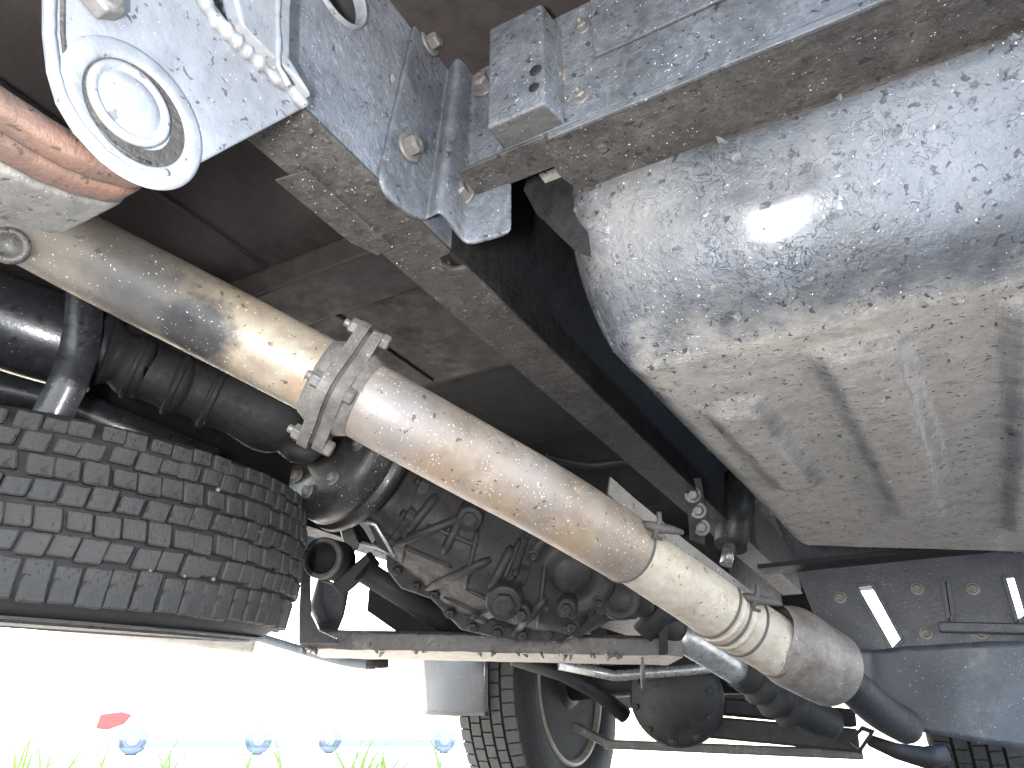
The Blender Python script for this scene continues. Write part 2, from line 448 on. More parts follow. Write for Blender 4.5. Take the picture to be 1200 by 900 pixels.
part("rail_web", m, m_dark, t, label="front section of the rail web beyond the bracket, darkened for shade")
m = MB().lathe(hc + Vector((-.02,0,0)), (1,0,0), [(.014,hr-.0005),(.022,hr-.0005),(.0245,hr+.0006),(.0245,hr+.0022),(.0205,hr+.0032)], 48, cap=False)
part("hole_lip", m, m_hanger, web)
m = MB().lathe(hc + Vector((-.055,0,0)), (1,0,0), [(0,.0001),(0,hr+.004),(.049,hr+.004)], 40, cap=False)
part("hole_shade_cup", m, m_rubin, web)  # near-black cup stands in for the shade inside the hole
# lower flange with the notch beside the bracket
XF = XR - .055
nn = PZ(545, 297, zb)
outer = [(XR+.001,-.7,zb-.005),(XR+.001,nn.y-.012,zb-.005),(XR-.012,nn.y-.010,zb-.005),(XR-.016,nn.y,zb-.005),(XR-.012,nn.y+.011,zb-.005),(XR+.001,nn.y+.013,zb-.005),(XR+.001,2.3,zb-.005),(XF,2.3,zb-.005),(XF,-.7,zb-.005)]
m = MB().plate(outer, (0,0,1), .005)
part("lower_flange", m, m_brown, t, bevel=.0015)
m = MB().box((XF, -.7, zt), (XR, 2.3, zt+.005))
part("upper_flange", m, m_frame, t)
pa, pb = PZ(343, 203, zb-.009), PZ(440, 287, zb-.009)
m = MB().plate([(XF-.011, pa.y+.0, zb-.008),(XF+.018, pa.y+.004, zb-.008),(XF+.018, pb.y+.012, zb-.008),(XF-.002, pb.y+.014, zb-.008),(XF-.011, pb.y-.012, zb-.008)], (0,0,1), .0027)
part("doubler_plate", m, m_brown, t, bevel=.001)
# wrinkled undercoat lumps on the flange
m = MB()
for k in range(170):
    y = random.uniform(.12, .62); x = random.uniform(XF+.004, XR-.002); s = random.uniform(.0012, .0035)
    c = Vector((x, y, zb-.0052))
    pts = [c + Vector((s*random.uniform(.5,1.3)*math.cos(a), s*random.uniform(.7,1.6)*math.sin(a), 0)) for a in [i*math.pi/3 for i in range(6)]]
    tip = c + Vector((random.uniform(-1,1)*s*.4, random.uniform(-1,1)*s*.4, -s*.55))
    m.add(pts+[tip], [(i, (i+1)%6, 6) for i in range(6)])
part("undercoat_crumbs", m, m_brown, t, kind="stuff")

# pressed joint bracket bolted to the rail
XB, XO = -.2975, -.279
YP = PX(545, 288, XO).y
cols = [(PX(443,205,XB), PX(487,18,XB)), (PX(447,226,XB), PX(490,20,XB)), (PX(462,242,XB), PX(503,27,XB)), (PX(486,258,XB), PX(523,40,XB)),
        (PX(497,259,XB-.0005), PX(528,47,XB-.0005)), (PX(503,256,XB+.002), PX(532,46,XB+.002)), (PX(512,250,XO-.002), PX(538,40,XO-.002)), (PX(518,251,XO), PX(544,40,XO)), (PX(531,268,XO), PX(551,52,XO)), (PX(543,286,XO), PX(558,66,XO))]
m = MB()
rows = []
NV = 26
for b, tp in cols:
    rows.append([b.lerp(tp, k/NV) + Vector((.0009*noise.noise((b*40)+Vector((0,0,k*.35))), 0, 0)) for k in range(NV+1)])
zl, zh = cols[-1][0].z, cols[-1][1].z
lob = [(PY(552,288,YP), None), (PY(578,281,YP), None), (PY(600,274,YP), None)]
for p, _ in lob:
    rows.append([Vector((p.x, YP, p.z + (zh - p.z)*k/NV)) for k in range(NV+1)])
m.grid(rows)
brk = part("joint_bracket", m, m_frame, t, label="pressed joint bracket with a folded channel and four bolts")
so = brk.modifiers.new("solid", 'SOLIDIFY'); so.thickness = .0045; so.offset = 0
sb = brk.modifiers.new("sub", 'SUBSURF'); sb.levels = 1; sb.render_levels = 1
for (u, v), kind in (((504,50),0), ((479,173),0)):
    p = PX(u, v, XB+.0042)
    part("bolt", hexbolt(p, (1,-.05,-.02), .0088, .009), m_bolt, brk, bevel=.0006)
for (u, v) in ((567,101), (542,229)):
    p = PY(u, v, YP-.0045)
    part("bolt", hexbolt(p, (.05,-1,-.02), .0085, .010), m_bolt, brk, bevel=.0006)

# ------------------------------------------------------------------ spring hanger
XH = -.298
t = thing("spring_hanger", "pale grey spring hanger plate with a round pin boss at upper left", "spring hanger", PX(150,120,XH))
ol = [(357,126),(338,100),(306,76),(268,42),(238,5),(225,-60),(60,-60),(47,-20),(47,40),(52,85),(63,122),(84,157),(115,190),(145,208),(172,216),(196,212)]
m = MB().plate([PX(u,v,XH) for u,v in ol], (1,0,0), .007)
part("hanger_plate", m, m_hanger, t, bevel=.0015)
lip = [(66,-60),(58,-20),(58,40),(63,82),(73,116),(93,149),(121,180),(148,198),(173,206),(195,203)]
pts = [PX(u, v, XH+.0075) for u, v in lip]
fine = []
for i in range(len(pts)-1):
    for k in range(5): fine.append(pts[i].lerp(pts[i+1], k/5))
fine.append(pts[-1])
m = MB()
m.tube(fine, [.0026 + .0003*noise.noise(p*300) for p in fine], 12)
part("edge_lip", m, m_hanger, t)
gl = [(80,-60),(73,-20),(73,40),(77,78),(86,108),(104,138),(130,167),(154,184),(176,192)]
m = MB().tube([PX(u, v, XH+.0068) for u, v in gl], .0013, 8)
part("lip_groove_line", m, m_brown, t)  # thin dark line along the inside of the lip
bc = PX(160, 133, XH+.0072)
BK = 1.17
m = MB().lathe(bc, (1,0,0), [(h, r*BK) for h, r in [(-.001,.0335),(.0009,.0326),(.0017,.0308),(.0019,.0275),(.0019,.0250),(.0012,.0240),(.0001,.0236)]], 64, cap=False)
part("pin_boss", m, m_hanger, t)
pcn = PX(151, 123, XH+.0072)
m = MB().lathe(pcn, (1,0,0), [(-.0006,.0222),(.0022,.0218),(.0034,.0206),(.0034,.0186),(.0020,.0172),(.0016,.0162),(.0028,.0150),(.0032,.010),(.0033,.0001)], 64)
part("pin_cap", m, m_hanger, t)
m = MB().lathe(bc, (1,0,0), [(.0003,.0282),(.0004,.0190)], 48, cap=False)
part("boss_groove_shade", m, m_brown, t)  # dark ring painted in for the shade round the pin cap
part("bolt", hexbolt(PX(113, 2, XH+.007), (1,0,0), .0105, .010, washer=False), m_bolt, t, bevel=.0008)
# gusset cast between hanger and rail, and the rough weld along it
gp = [(248,-40),(335,-40),(326,20),(325,78),(352,121),(330,97),(300,72),(268,38)]
m = MB().plate([PX(u, v, XH+.0072) for u, v in gp], (1,0,0), .012)
part("gusset", m, m_hanger, t, bevel=.004, seg=3)
wl = [(356,124),(340,103),(322,90),(300,70),(283,55),(266,38),(252,22),(240,5),(230,-20)]
pts = [PX(u, v, XH+.009) for u, v in wl]; fine = []
for i in range(len(pts)-1):
    for k in range(6): fine.append(pts[i].lerp(pts[i+1], k/6))
m = MB().tube(fine, [.0042 + .0022*noise.noise(p*210) for p in fine], 18, jitter=.4)
part("weld_bead", m, m_hanger, t)
wl = [(326,-40),(325,20),(326,78),(340,104)]
pts = [PX(u, v, XH+.0195) for u, v in wl]; fine = []
for i in range(len(pts)-1):
    for k in range(8): fine.append(pts[i].lerp(pts[i+1], k/8))
m = MB().tube(fine, [.0022 + .001*noise.noise(p*150) for p in fine], 10, jitter=.3)
part("weld_bead", m, m_hanger, t)

# leaf spring eye and bush behind the hanger plate
bc2 = PX(150, 124, XH)
t = thing("leaf_spring", "grey leaf spring end with two orange rubber-edged leaves behind the hanger plate", "leaf spring", bc2 + Vector((-.05,0,-.04)))
wrap = [(188,168),(194,188),(191,204),(174,214),(140,207),(95,190),(50,165),(0,134),(-60,97),(-130,52),(-260,-30)]
def ribbon(x0, x1, drop, mat, name):
    pts = [PX(u, v, XH-.003) for u, v in wrap]; fine = []
    for i in range(len(pts)-1):
        p0, p1, p2, p3 = pts[max(i-1,0)], pts[i], pts[i+1], pts[min(i+2,len(pts)-1)]
        for k in range(6):
            s_ = k/6
            fine.append(.5*((2*p1)+(p2-p0)*s_+(2*p0-5*p1+4*p2-p3)*s_*s_+(-p0+3*p1-3*p2+p3)*s_**3))
    rows = []
    for i, p in enumerate(fine):
        tg = fine[min(i+1,len(fine)-1)]-fine[max(i-1,0)]; n = Vector((0, tg.z, -tg.y)).normalized()
        if n.z > 0 and i > 14: n = -n
        c = bc2 - p; c.x = 0
        if n.dot(c) > 0: n = -n
        e = .0035
        q = Vector((0, p.y, p.z)) + n*(drop + .0006*noise.noise(p*90))
        def at_(x, d): return Vector((x, q.y-n.y*d, q.z-n.z*d))
        rows.append([at_(x0, e), at_(x0-e*.3, e*.3), at_(x0-e, 0), at_(x1+e, 0), at_(x1+e*.3, e*.3), at_(x1, e), at_(x1, .012), at_(x0, .012)])
    m = MB().grid(rows, closed=True)
    m.add(rows[0], [tuple(range(8))])
    return part(name, m, mat, t)
ribbon(XH-.0015, XH-.0165, -.0005, m_rust, "orange_leaf")
ribbon(XH-.0175, XH-.0345, .0005, m_rust, "orange_leaf")
ribbon(XH-.0355, XH-.083, .002, m_eye, "main_leaf")
ribbon(XH-.084, XH-.091, -.002, m_rust, "orange_leaf")

# ------------------------------------------------------------------ tank support beam
t = thing("tank_support_beam", "folded steel angle crossing from the rail above the fuel tank", "support beam", (-.2,.40,.44))
Y0 = .383; ZB = .441
m = MB()
prof = [(Y0, .575), (Y0, ZB), (Y0+.004, ZB), (Y0+.004, .575)]
nx = 40; rows = []
for i in range(nx+1):
    x = -.224 + (.62+.224)*i/nx
    rows.append([Vector((x, y + .0012*noise.noise(Vector((x*9, y*20, z*14))), z + .0008*noise.noise(Vector((x*12, z*9, 3))))) for y, z in prof])
m.grid(rows, closed=True, smooth=False)
m.add(rows[0], [(0,1,2,3)]); m.add(rows[-1], [(0,1,2,3)])
part("angle_web", m, m_frame, t, bevel=.001)
m = MB().box((-.267, Y0-.0015, ZB-.0035), (.62, .4165, ZB-.0003))
part("angle_leg", m, m_brown, t, bevel=.001)
m = MB()
bx0, bx1, by0 = -.222, -.170, .356
bz0, bz1 = ZB+.002, .563
th = .003
m.add([(bx0,Y0,bz0),(bx0,by0,bz0),(bx1,by0,bz0),(bx1+.006,Y0,bz0),(bx0,Y0,bz1),(bx0,by0,bz1),(bx1,by0,bz1),(bx1+.006,Y0,bz1-.006)],
      [(0,1,5,4),(1,2,6,5),(2,3,7,6),(4,5,6,7),(3,2,1,0)])
box = part("box_bracket", m, m_frame, t, bevel=.0025, seg=3)
for (u, v, r) in ((628,83,.0055), (626,103,.0045)):
    p = PY(u, v, by0)
    m = MB().lathe(p + Vector((0,-.0008,0)), (0,-1,0), [(0,r),(.0006,r*.9),(.0006,.0001)], 20)
    part("plug", m, m_dark, box)  # dark disc painted in for a slot's shaded opening
for (u, v) in ((683,33), (681,114), (655,92)):
    p = PY(u, v, Y0)
    part("stud", hexbolt(p, (0,-1,0), .005, .004, stud=.004), m_bolt, t, bevel=.0005)
m = MB().box((-.135,.3795,.50), (.62,.3825,.585))
part("stiffener_plate", m, m_frame, t, bevel=.001)

# ------------------------------------------------------------------ fuel tank
t = thing("fuel_tank", "large black fuel tank with flaking paint and stamped ribs underneath", "fuel tank", (.15,.9,.30))
TX0, TX1, TY0, TY1, TZ0, TZ1, TR = -.222, .62, .4485, 1.33, .298, .47, .082
beads = [(-.150,-.098,.655,.945), (-.032,.036,.585,1.10), (.108,.175,.58,1.16), (.245,.31,.58,1.1)]
def smooth01(a, b, x):
    q = max(0.0, min(1.0, (x-a)/(b-a))); return q*q*(3-2*q)
RX, RY, RZ, KP = .055, .105, .128, 1.38
def tank_pt(q, side):
    ry = RY if q[1] < .8 else .06
    core = Vector((max(TX0+RX, min(TX1-RX, q[0])), max(TY0+RY, min(TY1-.06, q[1])), max(TZ0+RZ, min(TZ1, q[2]))))
    e = Vector(((q[0]-core.x)/RX, (q[1]-core.y)/ry, (q[2]-core.z)/RZ))
    if e.length > 1e-6:
        yz = (abs(e.y)**KP + abs(e.z)**KP)**(1/KP)      # flattened foot between wall and bottom
        e = e / math.hypot(e.x, yz) if (e.x or yz) else e
        p = core + Vector((e.x*RX, e.y*ry, e.z*RZ))
    else: p = Vector(q)
    n = e.normalized() if e.length > .1 else Vector((0,0,-1))
    if p.x < 0: p.x *= 1 - .2*max(0.0, p.y-.5)        # the shell narrows towards the front
    p = p + n*(.0018*noise.noise(p*8) + .0007*noise.noise(p*21))
    if n.z < -.8:
        x, y = p.x, p.y
        skew = (y-.6)*.06
        for a, b, c, d2 in beads:
            k = smooth01(a+skew-.012, a+skew+.013, x)*(1-smooth01(b+skew-.013, b+skew+.012, x))*smooth01(c-.012, c+.016, y)*(1-smooth01(d2-.016, d2+.012, y))
            p.z -= .0115*k
    if p.y > .9 and p.x > -.17: p.y = .9 + (p.y-.9)*(1 + 2.0*min(.36, p.x+.17))      # slanted front end
    return p
def lin(a, b, n): return [a+(b-a)*i/n for i in range(n+1)]
m = MB()
xs = lin(TX0, TX0+RX, 14)[:-1] + lin(TX0+.055, .36, 150)[:-1] + lin(.36, TX1, 24)
ys = lin(TY0, TY0+RY, 34)[:-1] + lin(TY0+RY, 1.25, 140)[:-1] + lin(1.25, TY1, 18)
zs = lin(TZ0, TZ0+RZ, 34)[:-1] + lin(TZ0+RZ, TZ1, 8)
m.grid([[tank_pt((x,y,TZ0),0) for x in xs] for y in ys])
m.grid([[tank_pt((x,TY0,z),1) for x in xs] for z in zs])
m.grid([[tank_pt((x,TY1,z),1) for x in xs] for z in zs])
m.grid([[tank_pt((TX0,y,z),1) for y in ys] for z in zs])
m.grid([[tank_pt((TX1,y,z),1) for y in ys] for z in zs])
m.add([(TX0,TY0,TZ1),(TX1,TY0,TZ1),(TX1,TY1,TZ1),(TX0,TY1,TZ1)], [(0,1,2,3)])
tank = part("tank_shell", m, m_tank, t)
# curled paint flakes standing off the shell
m = MB()
def flake(c, n, s):
    u = n.orthogonal().normalized(); u = (Matrix.Rotation(random.uniform(0,6.28), 3, n) @ u); w = n.cross(u)
    k = random.randint(5,7); pts = []
    lift = random.uniform(.2,.75)
    for i in range(k):
        a = 2*math.pi*i/k + random.uniform(-.3,.3); r = s*random.uniform(.5,1.15)
        pu, pw = r*math.cos(a), r*math.sin(a)*random.uniform(.35,.8)
        pts.append(c + u*pu + w*pw + n*(.0002 + max(0, pu)*lift))
    pts.append(c + n*.0004)
    m.add(pts, [(i, (i+1)%k, k) for i in range(k)])
cnt = 0
while cnt < 900:
    x = random.uniform(TX0+.01, .33)
    r_ = random.random()
    if r_ < .35: q = (x, TY0, random.uniform(TZ0, TZ0+.13))
    elif r_ < .68: q = (x, random.uniform(TY0, TY0+RY), TZ0)
    else: q = (x, random.uniform(TY0+RY, 1.2), TZ0)
    p = tank_pt(q, 0)
    if noise.noise(p*11) < -.05 and random.random() < .8: continue
    e = .002
    if abs(q[2]-TZ0) < 1e-6: n = (tank_pt((q[0]+e,q[1],q[2]),0)-p).cross(tank_pt((q[0],q[1]+e,q[2]),0)-p)
    else: n = (tank_pt((q[0]+e,q[1],q[2]),0)-p).cross(tank_pt((q[0],q[1],q[2]+e),0)-p)
    n.normalize()
    if n.dot(p) > 0: n = -n
    flake(p, n, random.choice((.0012,.0018,.0026,.0036,.005,.007)))
    cnt += 1
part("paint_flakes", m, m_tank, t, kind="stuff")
# seam flange above the shell, its chamfered left end
FZ0 = .432
o1 = [PZ(641,164,FZ0), PZ(638,178,FZ0), PZ(655,205,FZ0), PZ(681,226,FZ0)]
m = MB()
pts = [Vector((p.x, p.y, FZ0)) for p in o1]
xs2 = lin(-.17, .62, 50)
far = [Vector((x, .4500 + .0010*noise.noise(Vector((x*25,1,0))), FZ0)) for x in xs2]
near = [Vector((x, .3805 + .0007*noise.noise(Vector((x*18,5,0))), FZ0)) for x in xs2][::-1]
m.plate(pts + far + near, (0,0,1), .004)
flg = part("seam_flange", m, m_brown, t, bevel=.0012)
m = MB()
rows = []
for x in lin(-.178, .62, 60):
    y = .4480 + .0010*noise.noise(Vector((x*25,1,0))); z = FZ0-.0015
    rows.append([Vector((x, y, z+.002)), Vector((x, y+.0035, z+.002)), Vector((x, y+.0035, z-.0035+.0012*noise.noise(Vector((x*60,0,0))))), Vector((x, y, z-.003))])
m.grid(rows, closed=True, smooth=False)
part("flange_lip", m, m_brown, t, bevel=.0006)
m = MB()
rows = []
for x in lin(-.178, .62, 60):
    y = .3815 + .0007*noise.noise(Vector((x*18,5,0))); z = FZ0+.002
    rows.append([Vector((x, y-.003, z+.003)), Vector((x, y+.001, z+.003)), Vector((x, y+.001, z-.004)), Vector((x, y-.003, z-.004))])
m.grid(rows, closed=True, smooth=False)
part("flange_lip", m, m_frame, t, bevel=.001)
p = PZ(705, 169, FZ0)
part("bolt", hexbolt(p, (0,0,-1), .0055, .004), m_brown, t, bevel=.0005)
gp = [(622,194),(642,186),(684,226),(690,300),(672,292),(628,250),(613,222)]
m = MB().plate([PY(u, v, .462) for u, v in gp], (0,1,0), .003)
part("end_gusset", m, m_dark, t, bevel=.001)

# ------------------------------------------------------------------ exhaust
def tubepx(pts, sub=8):
    """centre pixel, depth and radius in pixels -> smooth path and radii"""
    P = [(PD(u, v, d), h/FPX*d) for u, v, d, h in pts]
    path, rad = [], []
    for i in range(len(P)-1):
        p0 = P[max(i-1,0)]; p1 = P[i]; p2 = P[i+1]; p3 = P[min(i+2, len(P)-1)]
        for k in range(sub):
            s = k/sub
            def cr(a, b, c, d): return .5*((2*b) + (c-a)*s + (2*a-5*b+4*c-d)*s*s + (-a+3*b-3*c+d)*s**3)
            path.append(Vector([cr(p0[0][j], p1[0][j], p2[0][j], p3[0][j]) for j in range(3)]))
            rad.append(cr(p0[1], p1[1], p2[1], p3[1]))
    path.append(P[-1][0]); rad.append(P[-1][1])
    return path, rad

t = thing("exhaust_pipe", "tan exhaust pipe with bolted flange running diagonally under the rail", "exhaust pipe", PD(405,540,.70))
pa, ra = tubepx([(-150,172,.63,47),(-30,230,.645,47),(112,305,.66,47.5),(260,381,.675,47),(392,450,.69,46)])
m = MB().tube(pa, ra, 56, cap=False)
part("rear_pipe", m, m_pipe_rear, t)
pb, rb = tubepx([(410,459,.69,46),(455,484,.692,46.5),(560,542,.72,45),(640,586,.752,43),(700,622,.785,41),(735,643,.81,40)])
rb[0] *= 1.06; 
m = MB().tube(pb, rb, 56, cap=False)
part("front_pipe", m, m_pipe_front, t)
# flange pair
fc = PD(401, 455, .69); fax = (pb[3]-pa[-4]).normalized()
up = (PD(445,390,.69) - PD(385,532,.69)); up = (up - fax*up.dot(fax)).normalized(); fr = fax.cross(up)
if fr.dot(fc) > 0: fr = -fr      # fr points to the camera
R0 = .0385
def flange_outline(scale=1.0):
    pts = []
    ears = (0.0, math.pi, math.pi*.5)
    for k in range(72):
        a = 2*math.pi*k/72
        r = R0*1.2
        for e in ears[:2]:
            dd = math.atan2(math.sin(a-e), math.cos(a-e))
            r = max(r, min(R0*1.78, R0*1.2 + R0*.58*math.exp(-(dd/.34)**2)))
        dd = math.atan2(math.sin(a-ears[2]), math.cos(a-ears[2]))
        r = max(r, R0*1.2 + R0*.2*math.exp(-(dd/.4)**2))
        pts.append((r*scale*math.cos(a), r*scale*math.sin(a)))
    return pts
def ring_hole(r): return [(r*math.cos(2*math.pi*k/48), r*math.sin(2*math.pi*k/48)) for k in range(48)]
def on_fl(p, off): return fc + up*p[0] + fr*p[1] + fax*off
for off, sc in ((-.0135, 1.0), (.0015, .96)):
    m = MB().plate([on_fl(p, off) for p in flange_outline(sc)], fax, .011, holes=[[on_fl(p, off) for p in ring_hole(R0*.96)]])
    fpl = part("flange_plate", m, m_flange, t, bevel=.0022, seg=3)
m = MB().plate([on_fl(p, -.0025) for p in flange_outline(.9)], fax, .004, holes=[[on_fl(p, -.0025) for p in ring_hole(R0*.96)]])
part("gasket", m, m_soot, t)
for off, s in ((-.0125,-1), (.0122, 1)):
    m = MB().lathe(fc + fax*off, fax*s, [(-.002, R0*1.16),(.004, R0*1.14),(.009,R0*1.07),(.0135,R0*1.02),(.0135,R0*.97)], 56)
    part("weld_collar", m, m_flange, t)
for e in ((1.52*R0, 0), (-1.5*R0, 0), (.05*R0, 1.22*R0)):
    o = fc + up*e[0] + fr*e[1]
    part("flange_bolt", hexbolt(o + fax*.012, fax, .0085, .008, washer=False), m_flange, t, bevel=.0008)
    part("flange_nut", hexbolt(o - fax*.013, -fax, .0088, .009, washer=False, stud=.005), m_bolt, t, bevel=.0008)
# pale sleeve with pressed rings, strip and coupler
pc, rc = tubepx([(730,640,.806,36),(765,663,.83,36.5),(810,692,.858,36.5),(850,720,.88,36),(895,748,.90,35),(915,760,.91,35)])
m = MB().tube(pc, rc, 48, cap=False)
part("sleeve", m, m_muffler, t)
m = MB()
def ring_at(path, rad, f, w, h, mbx):
    i = f*(len(path)-1); k = int(min(i, len(path)-2)); s = i-k
    o = path[k].lerp(path[k+1], s); r = rad[k]*(1-s)+rad[k+1]*s; axd = (path[k+1]-path[k]).normalized()
    mbx.lathe(o - axd*w/2, axd, [(0, r*.98), (w*.15, r+h*.8), (w*.5, r+h), (w*.85, r+h*.8), (w, r*.98)], 56)
    return o, axd, r
m = MB(); o, axd, r = ring_at(pb, rb, 1.0, .004, .0012, m); part("seam_ring", m, m_soot, t)
for f in (.575, .635):
    m = MB(); ring_at(pc, rc, f, .0085, .0012, m); part("pressed_ring", m, m_muffler, t)
for f in (.54, .605, .69):
    m = MB(); ring_at(pc, rc, f, .0042, .0018, m); part("seam_ring", m, m_soot, t)
m = MB(); ring_at(pc, rc, .93, .007, .0016, m); part("seam_ring", m, m_soot, t)
pd, rd = tubepx([(900,744,.905,38),(915,752,.912,43),(928,758,.92,46.5),(950,771,.935,45),(972,783,.95,43)], 6)
m = MB().tube(pd, rd, 48, cap=False)
part("coupler", m, m_coupler, t)
m = MB().lathe(pd[-1], (pd[-1]-pd[-2]), [(-.004, rd[-1]*.999),(0, rd[-1]*1.0),(.001, rd[-1]*.93),(-.002, rd[-1]*.8),(-.002,.0001)], 48)
part("coupler_end", m, m_shield, t)
pe, re_ = tubepx([(968,782,.95,20),(1000,806,.99,21),(1030,832,1.05,21),(1060,850,1.12,20)], 6)
m = MB().tube(pe, re_, 28)
part("tail_stub", m, m_dark, t)
# heat shield strip with two hooked clips
sp = [(714,559,.79),(742,584,.80),(800,632,.83),(852,672,.86),(905,713,.885)]
m = MB(); rows = []
for i in range(len(sp)-1):
    for k in range(6):
        s = k/6; a, b = sp[i], sp[i+1]
        u, v, d = [a[j]+(b[j]-a[j])*s for j in range(3)]
        p = PD(u, v, d); q = PD(u-3, v+20, d-.004)
        rows.append([p, p.lerp(q,.5)+ (p-q).cross(ray(u,v)).normalized()*0, q])
m.grid(rows, smooth=False)
st = part("shield_strip", m, m_shield, t)
so = st.modifiers.new("solid", 'SOLIDIFY'); so.thickness = .003
for (u, v, d) in ((770,618,.79), (885,702,.862)):
    c = PD(u, v, d)
    m = MB()
    h = [PD(u-22,v-4,d+.005), PD(u-8,v-2,d-.006), PD(u+4,v+1,d-.008), PD(u+18,v+3,d-.004), PD(u+30,v+6,d)]
    m.tube(h, [.004,.0052,.0058,.0048,.003], 10)
    h = [PD(u+2,v-18,d-.004), PD(u+3,v-8,d-.007), PD(u,v+4,d-.009), PD(u-4,v+11,d-.007), PD(u+6,v+14,d-.006)]
    m.tube(h, [.0026,.003,.0036,.003,.002], 10)
    part("clip", m, m_soot, t)
m = MB().lathe(PD(12,288,.62), (.75,-.35,-.5), [(-.03,.016),(.010,.016),(.013,.0145),(.013,.010),(.009,.009),(.009,.0001)], 28)
part("hanger_stud", m, m_eye, t)

# ------------------------------------------------------------------ propeller shaft, boots, guard strap
t = thing("propeller_shaft", "dark propeller shaft with bellows boots beneath the rear exhaust pipe", "propeller shaft", PD(200,480,.9))
pp, pr = tubepx([(-160,325,.76,58),(-40,362,.80,56),(60,395,.84,54),(118,412,.87,50)], 6)
m = MB().tube(pp, pr, 40); part("shaft_tube", m, m_black, t)
pts = [(112,408,.865,52),(122,413,.868,44),(140,420,.875,32),(156,428,.88,37),(160,429,.882,38),(164,431,.884,36),(185,440,.89,33),(200,446,.895,34),(206,448,.9,38),(212,450,.902,34),(228,456,.91,33),(240,460,.915,34),(248,463,.92,39),(256,466,.922,35),(275,472,.93,36),(290,478,.935,38),(310,486,.945,42),(330,493,.955,40),(345,499,.965,30),(358,505,.97,26)]
q1, q2 = tubepx(pts, 4)
m = MB().tube(q1, q2, 40); part("boot", m, m_boot, t)
for (u, v, d, h) in ((160,430,.883,40), (207,449,.90,39), (249,464,.92,40)):
    axd = (q1[-1]-q1[0]).normalized(); o = PD(u, v, d); r = h/FPX*d
    m = MB().lathe(o-axd*.004, axd, [(0,r*.96),(.001,r),(.007,r),(.008,r*.96)], 40); part("boot_clamp", m, m_dark, t)
m = MB(); m.tube([PD(330,520,.94), PD(345,528,.93), PD(362,530,.93), PD(378,522,.95)], [.012,.016,.016,.01], 14); part("yoke", m, m_dark, t)
q1, q2 = tubepx([(-90,440,.93,24),(-20,452,.95,24),(60,470,.97,23),(150,505,1.0,22),(250,545,1.05,20)], 6)
single("air_pipe", MB().tube(q1, q2, 28), m_black, "glossy black pipe between the propeller shaft and the spare tyre", "pipe")
sp = [(100,345,.80),(98,380,.79),(92,415,.78),(80,450,.765),(60,490,.755),(35,522,.75),(8,548,.75),(-25,568,.76)]
m = MB(); rows = []
for i in range(len(sp)-1):
    for k in range(5):
        s = k/5; a, b = sp[i], sp[i+1]
        u, v, d = [a[j]+(b[j]-a[j])*s for j in range(3)]
        w = 22
        rows.append([PD(u-w, v-w*.35, d), PD(u+w, v+w*.35, d+.012)])
m.grid(rows)
st = single("guard_strap", m, m_black, "curved flat black guard strap looped below the propeller shaft at left", "strap")
so = st.modifiers.new("solid", 'SOLIDIFY'); so.thickness = .004

# ------------------------------------------------------------------ gearbox with drum
t = thing("gearbox", "oily dark gearbox casting with parking brake drum and drain plugs", "gearbox", PD(580,750,1.12))
dax = (PD(640,676,1.28)-PD(345,500,.97)).normalized()
dc = PD(392, 523, 1.0)
k = 86/FPX*1.0
m = MB().lathe(dc, dax, [(-.012,.03),(-.012,.045),(-.004,.05),(-.004,k*.9),(.004,k*.985),(.02,k),(.034,k),(.036,k*.97),(.040,k*.97),(.042,k*1.03),(.052,k*1.03),(.055,k*.98),(.062,k*.95),(.065,k*.7)], 72)
dr = part("brake_drum", m, m_drum, t)
for a in range(8):
    u_ = dax.orthogonal().normalized(); w_ = dax.cross(u_); an = a*math.pi/4+.3
    o = dc - dax*.005 + (u_*math.cos(an)+w_*math.sin(an))*k*.7
    part("drum_bolt", hexbolt(o, -dax, .007, .006), m_bolt, dr, bevel=.0006)
# main case lofted along its axis with uneven sections
gpts = [(415,548,1.05,52),(450,570,1.07,60),(470,582,1.08,72),(500,600,1.09,78),(540,622,1.10,88),(575,642,1.11,96),(610,658,1.12,92),(650,672,1.13,84),(685,685,1.15,74),(705,690,1.17,60)]
q1, q2 = tubepx(gpts, 5)
m = MB(); rows = []
tn = (q1[-1]-q1[0]).normalized(); uu = tn.cross(Vector((0,0,1))).normalized(); ww = uu.cross(tn)
for i, (p, r) in enumerate(zip(q1, q2)):
    row = []
    for kx in range(48):
        a = 2*math.pi*kx/48
        sq = 1/ (abs(math.cos(a))**3.2 + abs(math.sin(a))**3.2)**(1/3.2)
        rr = r*(.80*sq)*(1 + .08*noise.noise(Vector((p.x*14+math.cos(a)*1.5, p.y*14, math.sin(a)*1.5))))
        row.append(p + uu*math.cos(a)*rr + ww*math.sin(a)*rr)
    rows.append(row)
m.grid(rows, closed=True); m.add(rows[0], [tuple(range(48))]); m.add(rows[-1], [tuple(range(48))])
part("gear_case", m, m_cast, t)
# joint flanges around the case with bolt lugs
for fi, nb in ((10, 10), (26, 12), (38, 10)):
    p, r = q1[fi], q2[fi]
    out = []
    for kx in range(96):
        a = 2*math.pi*kx/96
        sq = 1/ (abs(math.cos(a))**3.2 + abs(math.sin(a))**3.2)**(1/3.2)
        rr = r*.80*sq*1.04 + .006*max(0, math.cos(nb*a))
        out.append(p + uu*math.cos(a)*rr + ww*math.sin(a)*rr)
    m = MB().plate(out, tn, .014)
    fo = part("case_flange", m, m_cast, t, bevel=.002)
    for b in range(nb):
        a = 2*math.pi*b/nb
        sq = 1/ (abs(math.cos(a))**3.2 + abs(math.sin(a))**3.2)**(1/3.2)
        rr = r*.80*sq*1.04 - .002
        part("case_bolt", hexbolt(p + uu*math.cos(a)*rr + ww*math.sin(a)*rr, -tn, .0065, .007, washer=False), m_cast, fo, bevel=.0006)
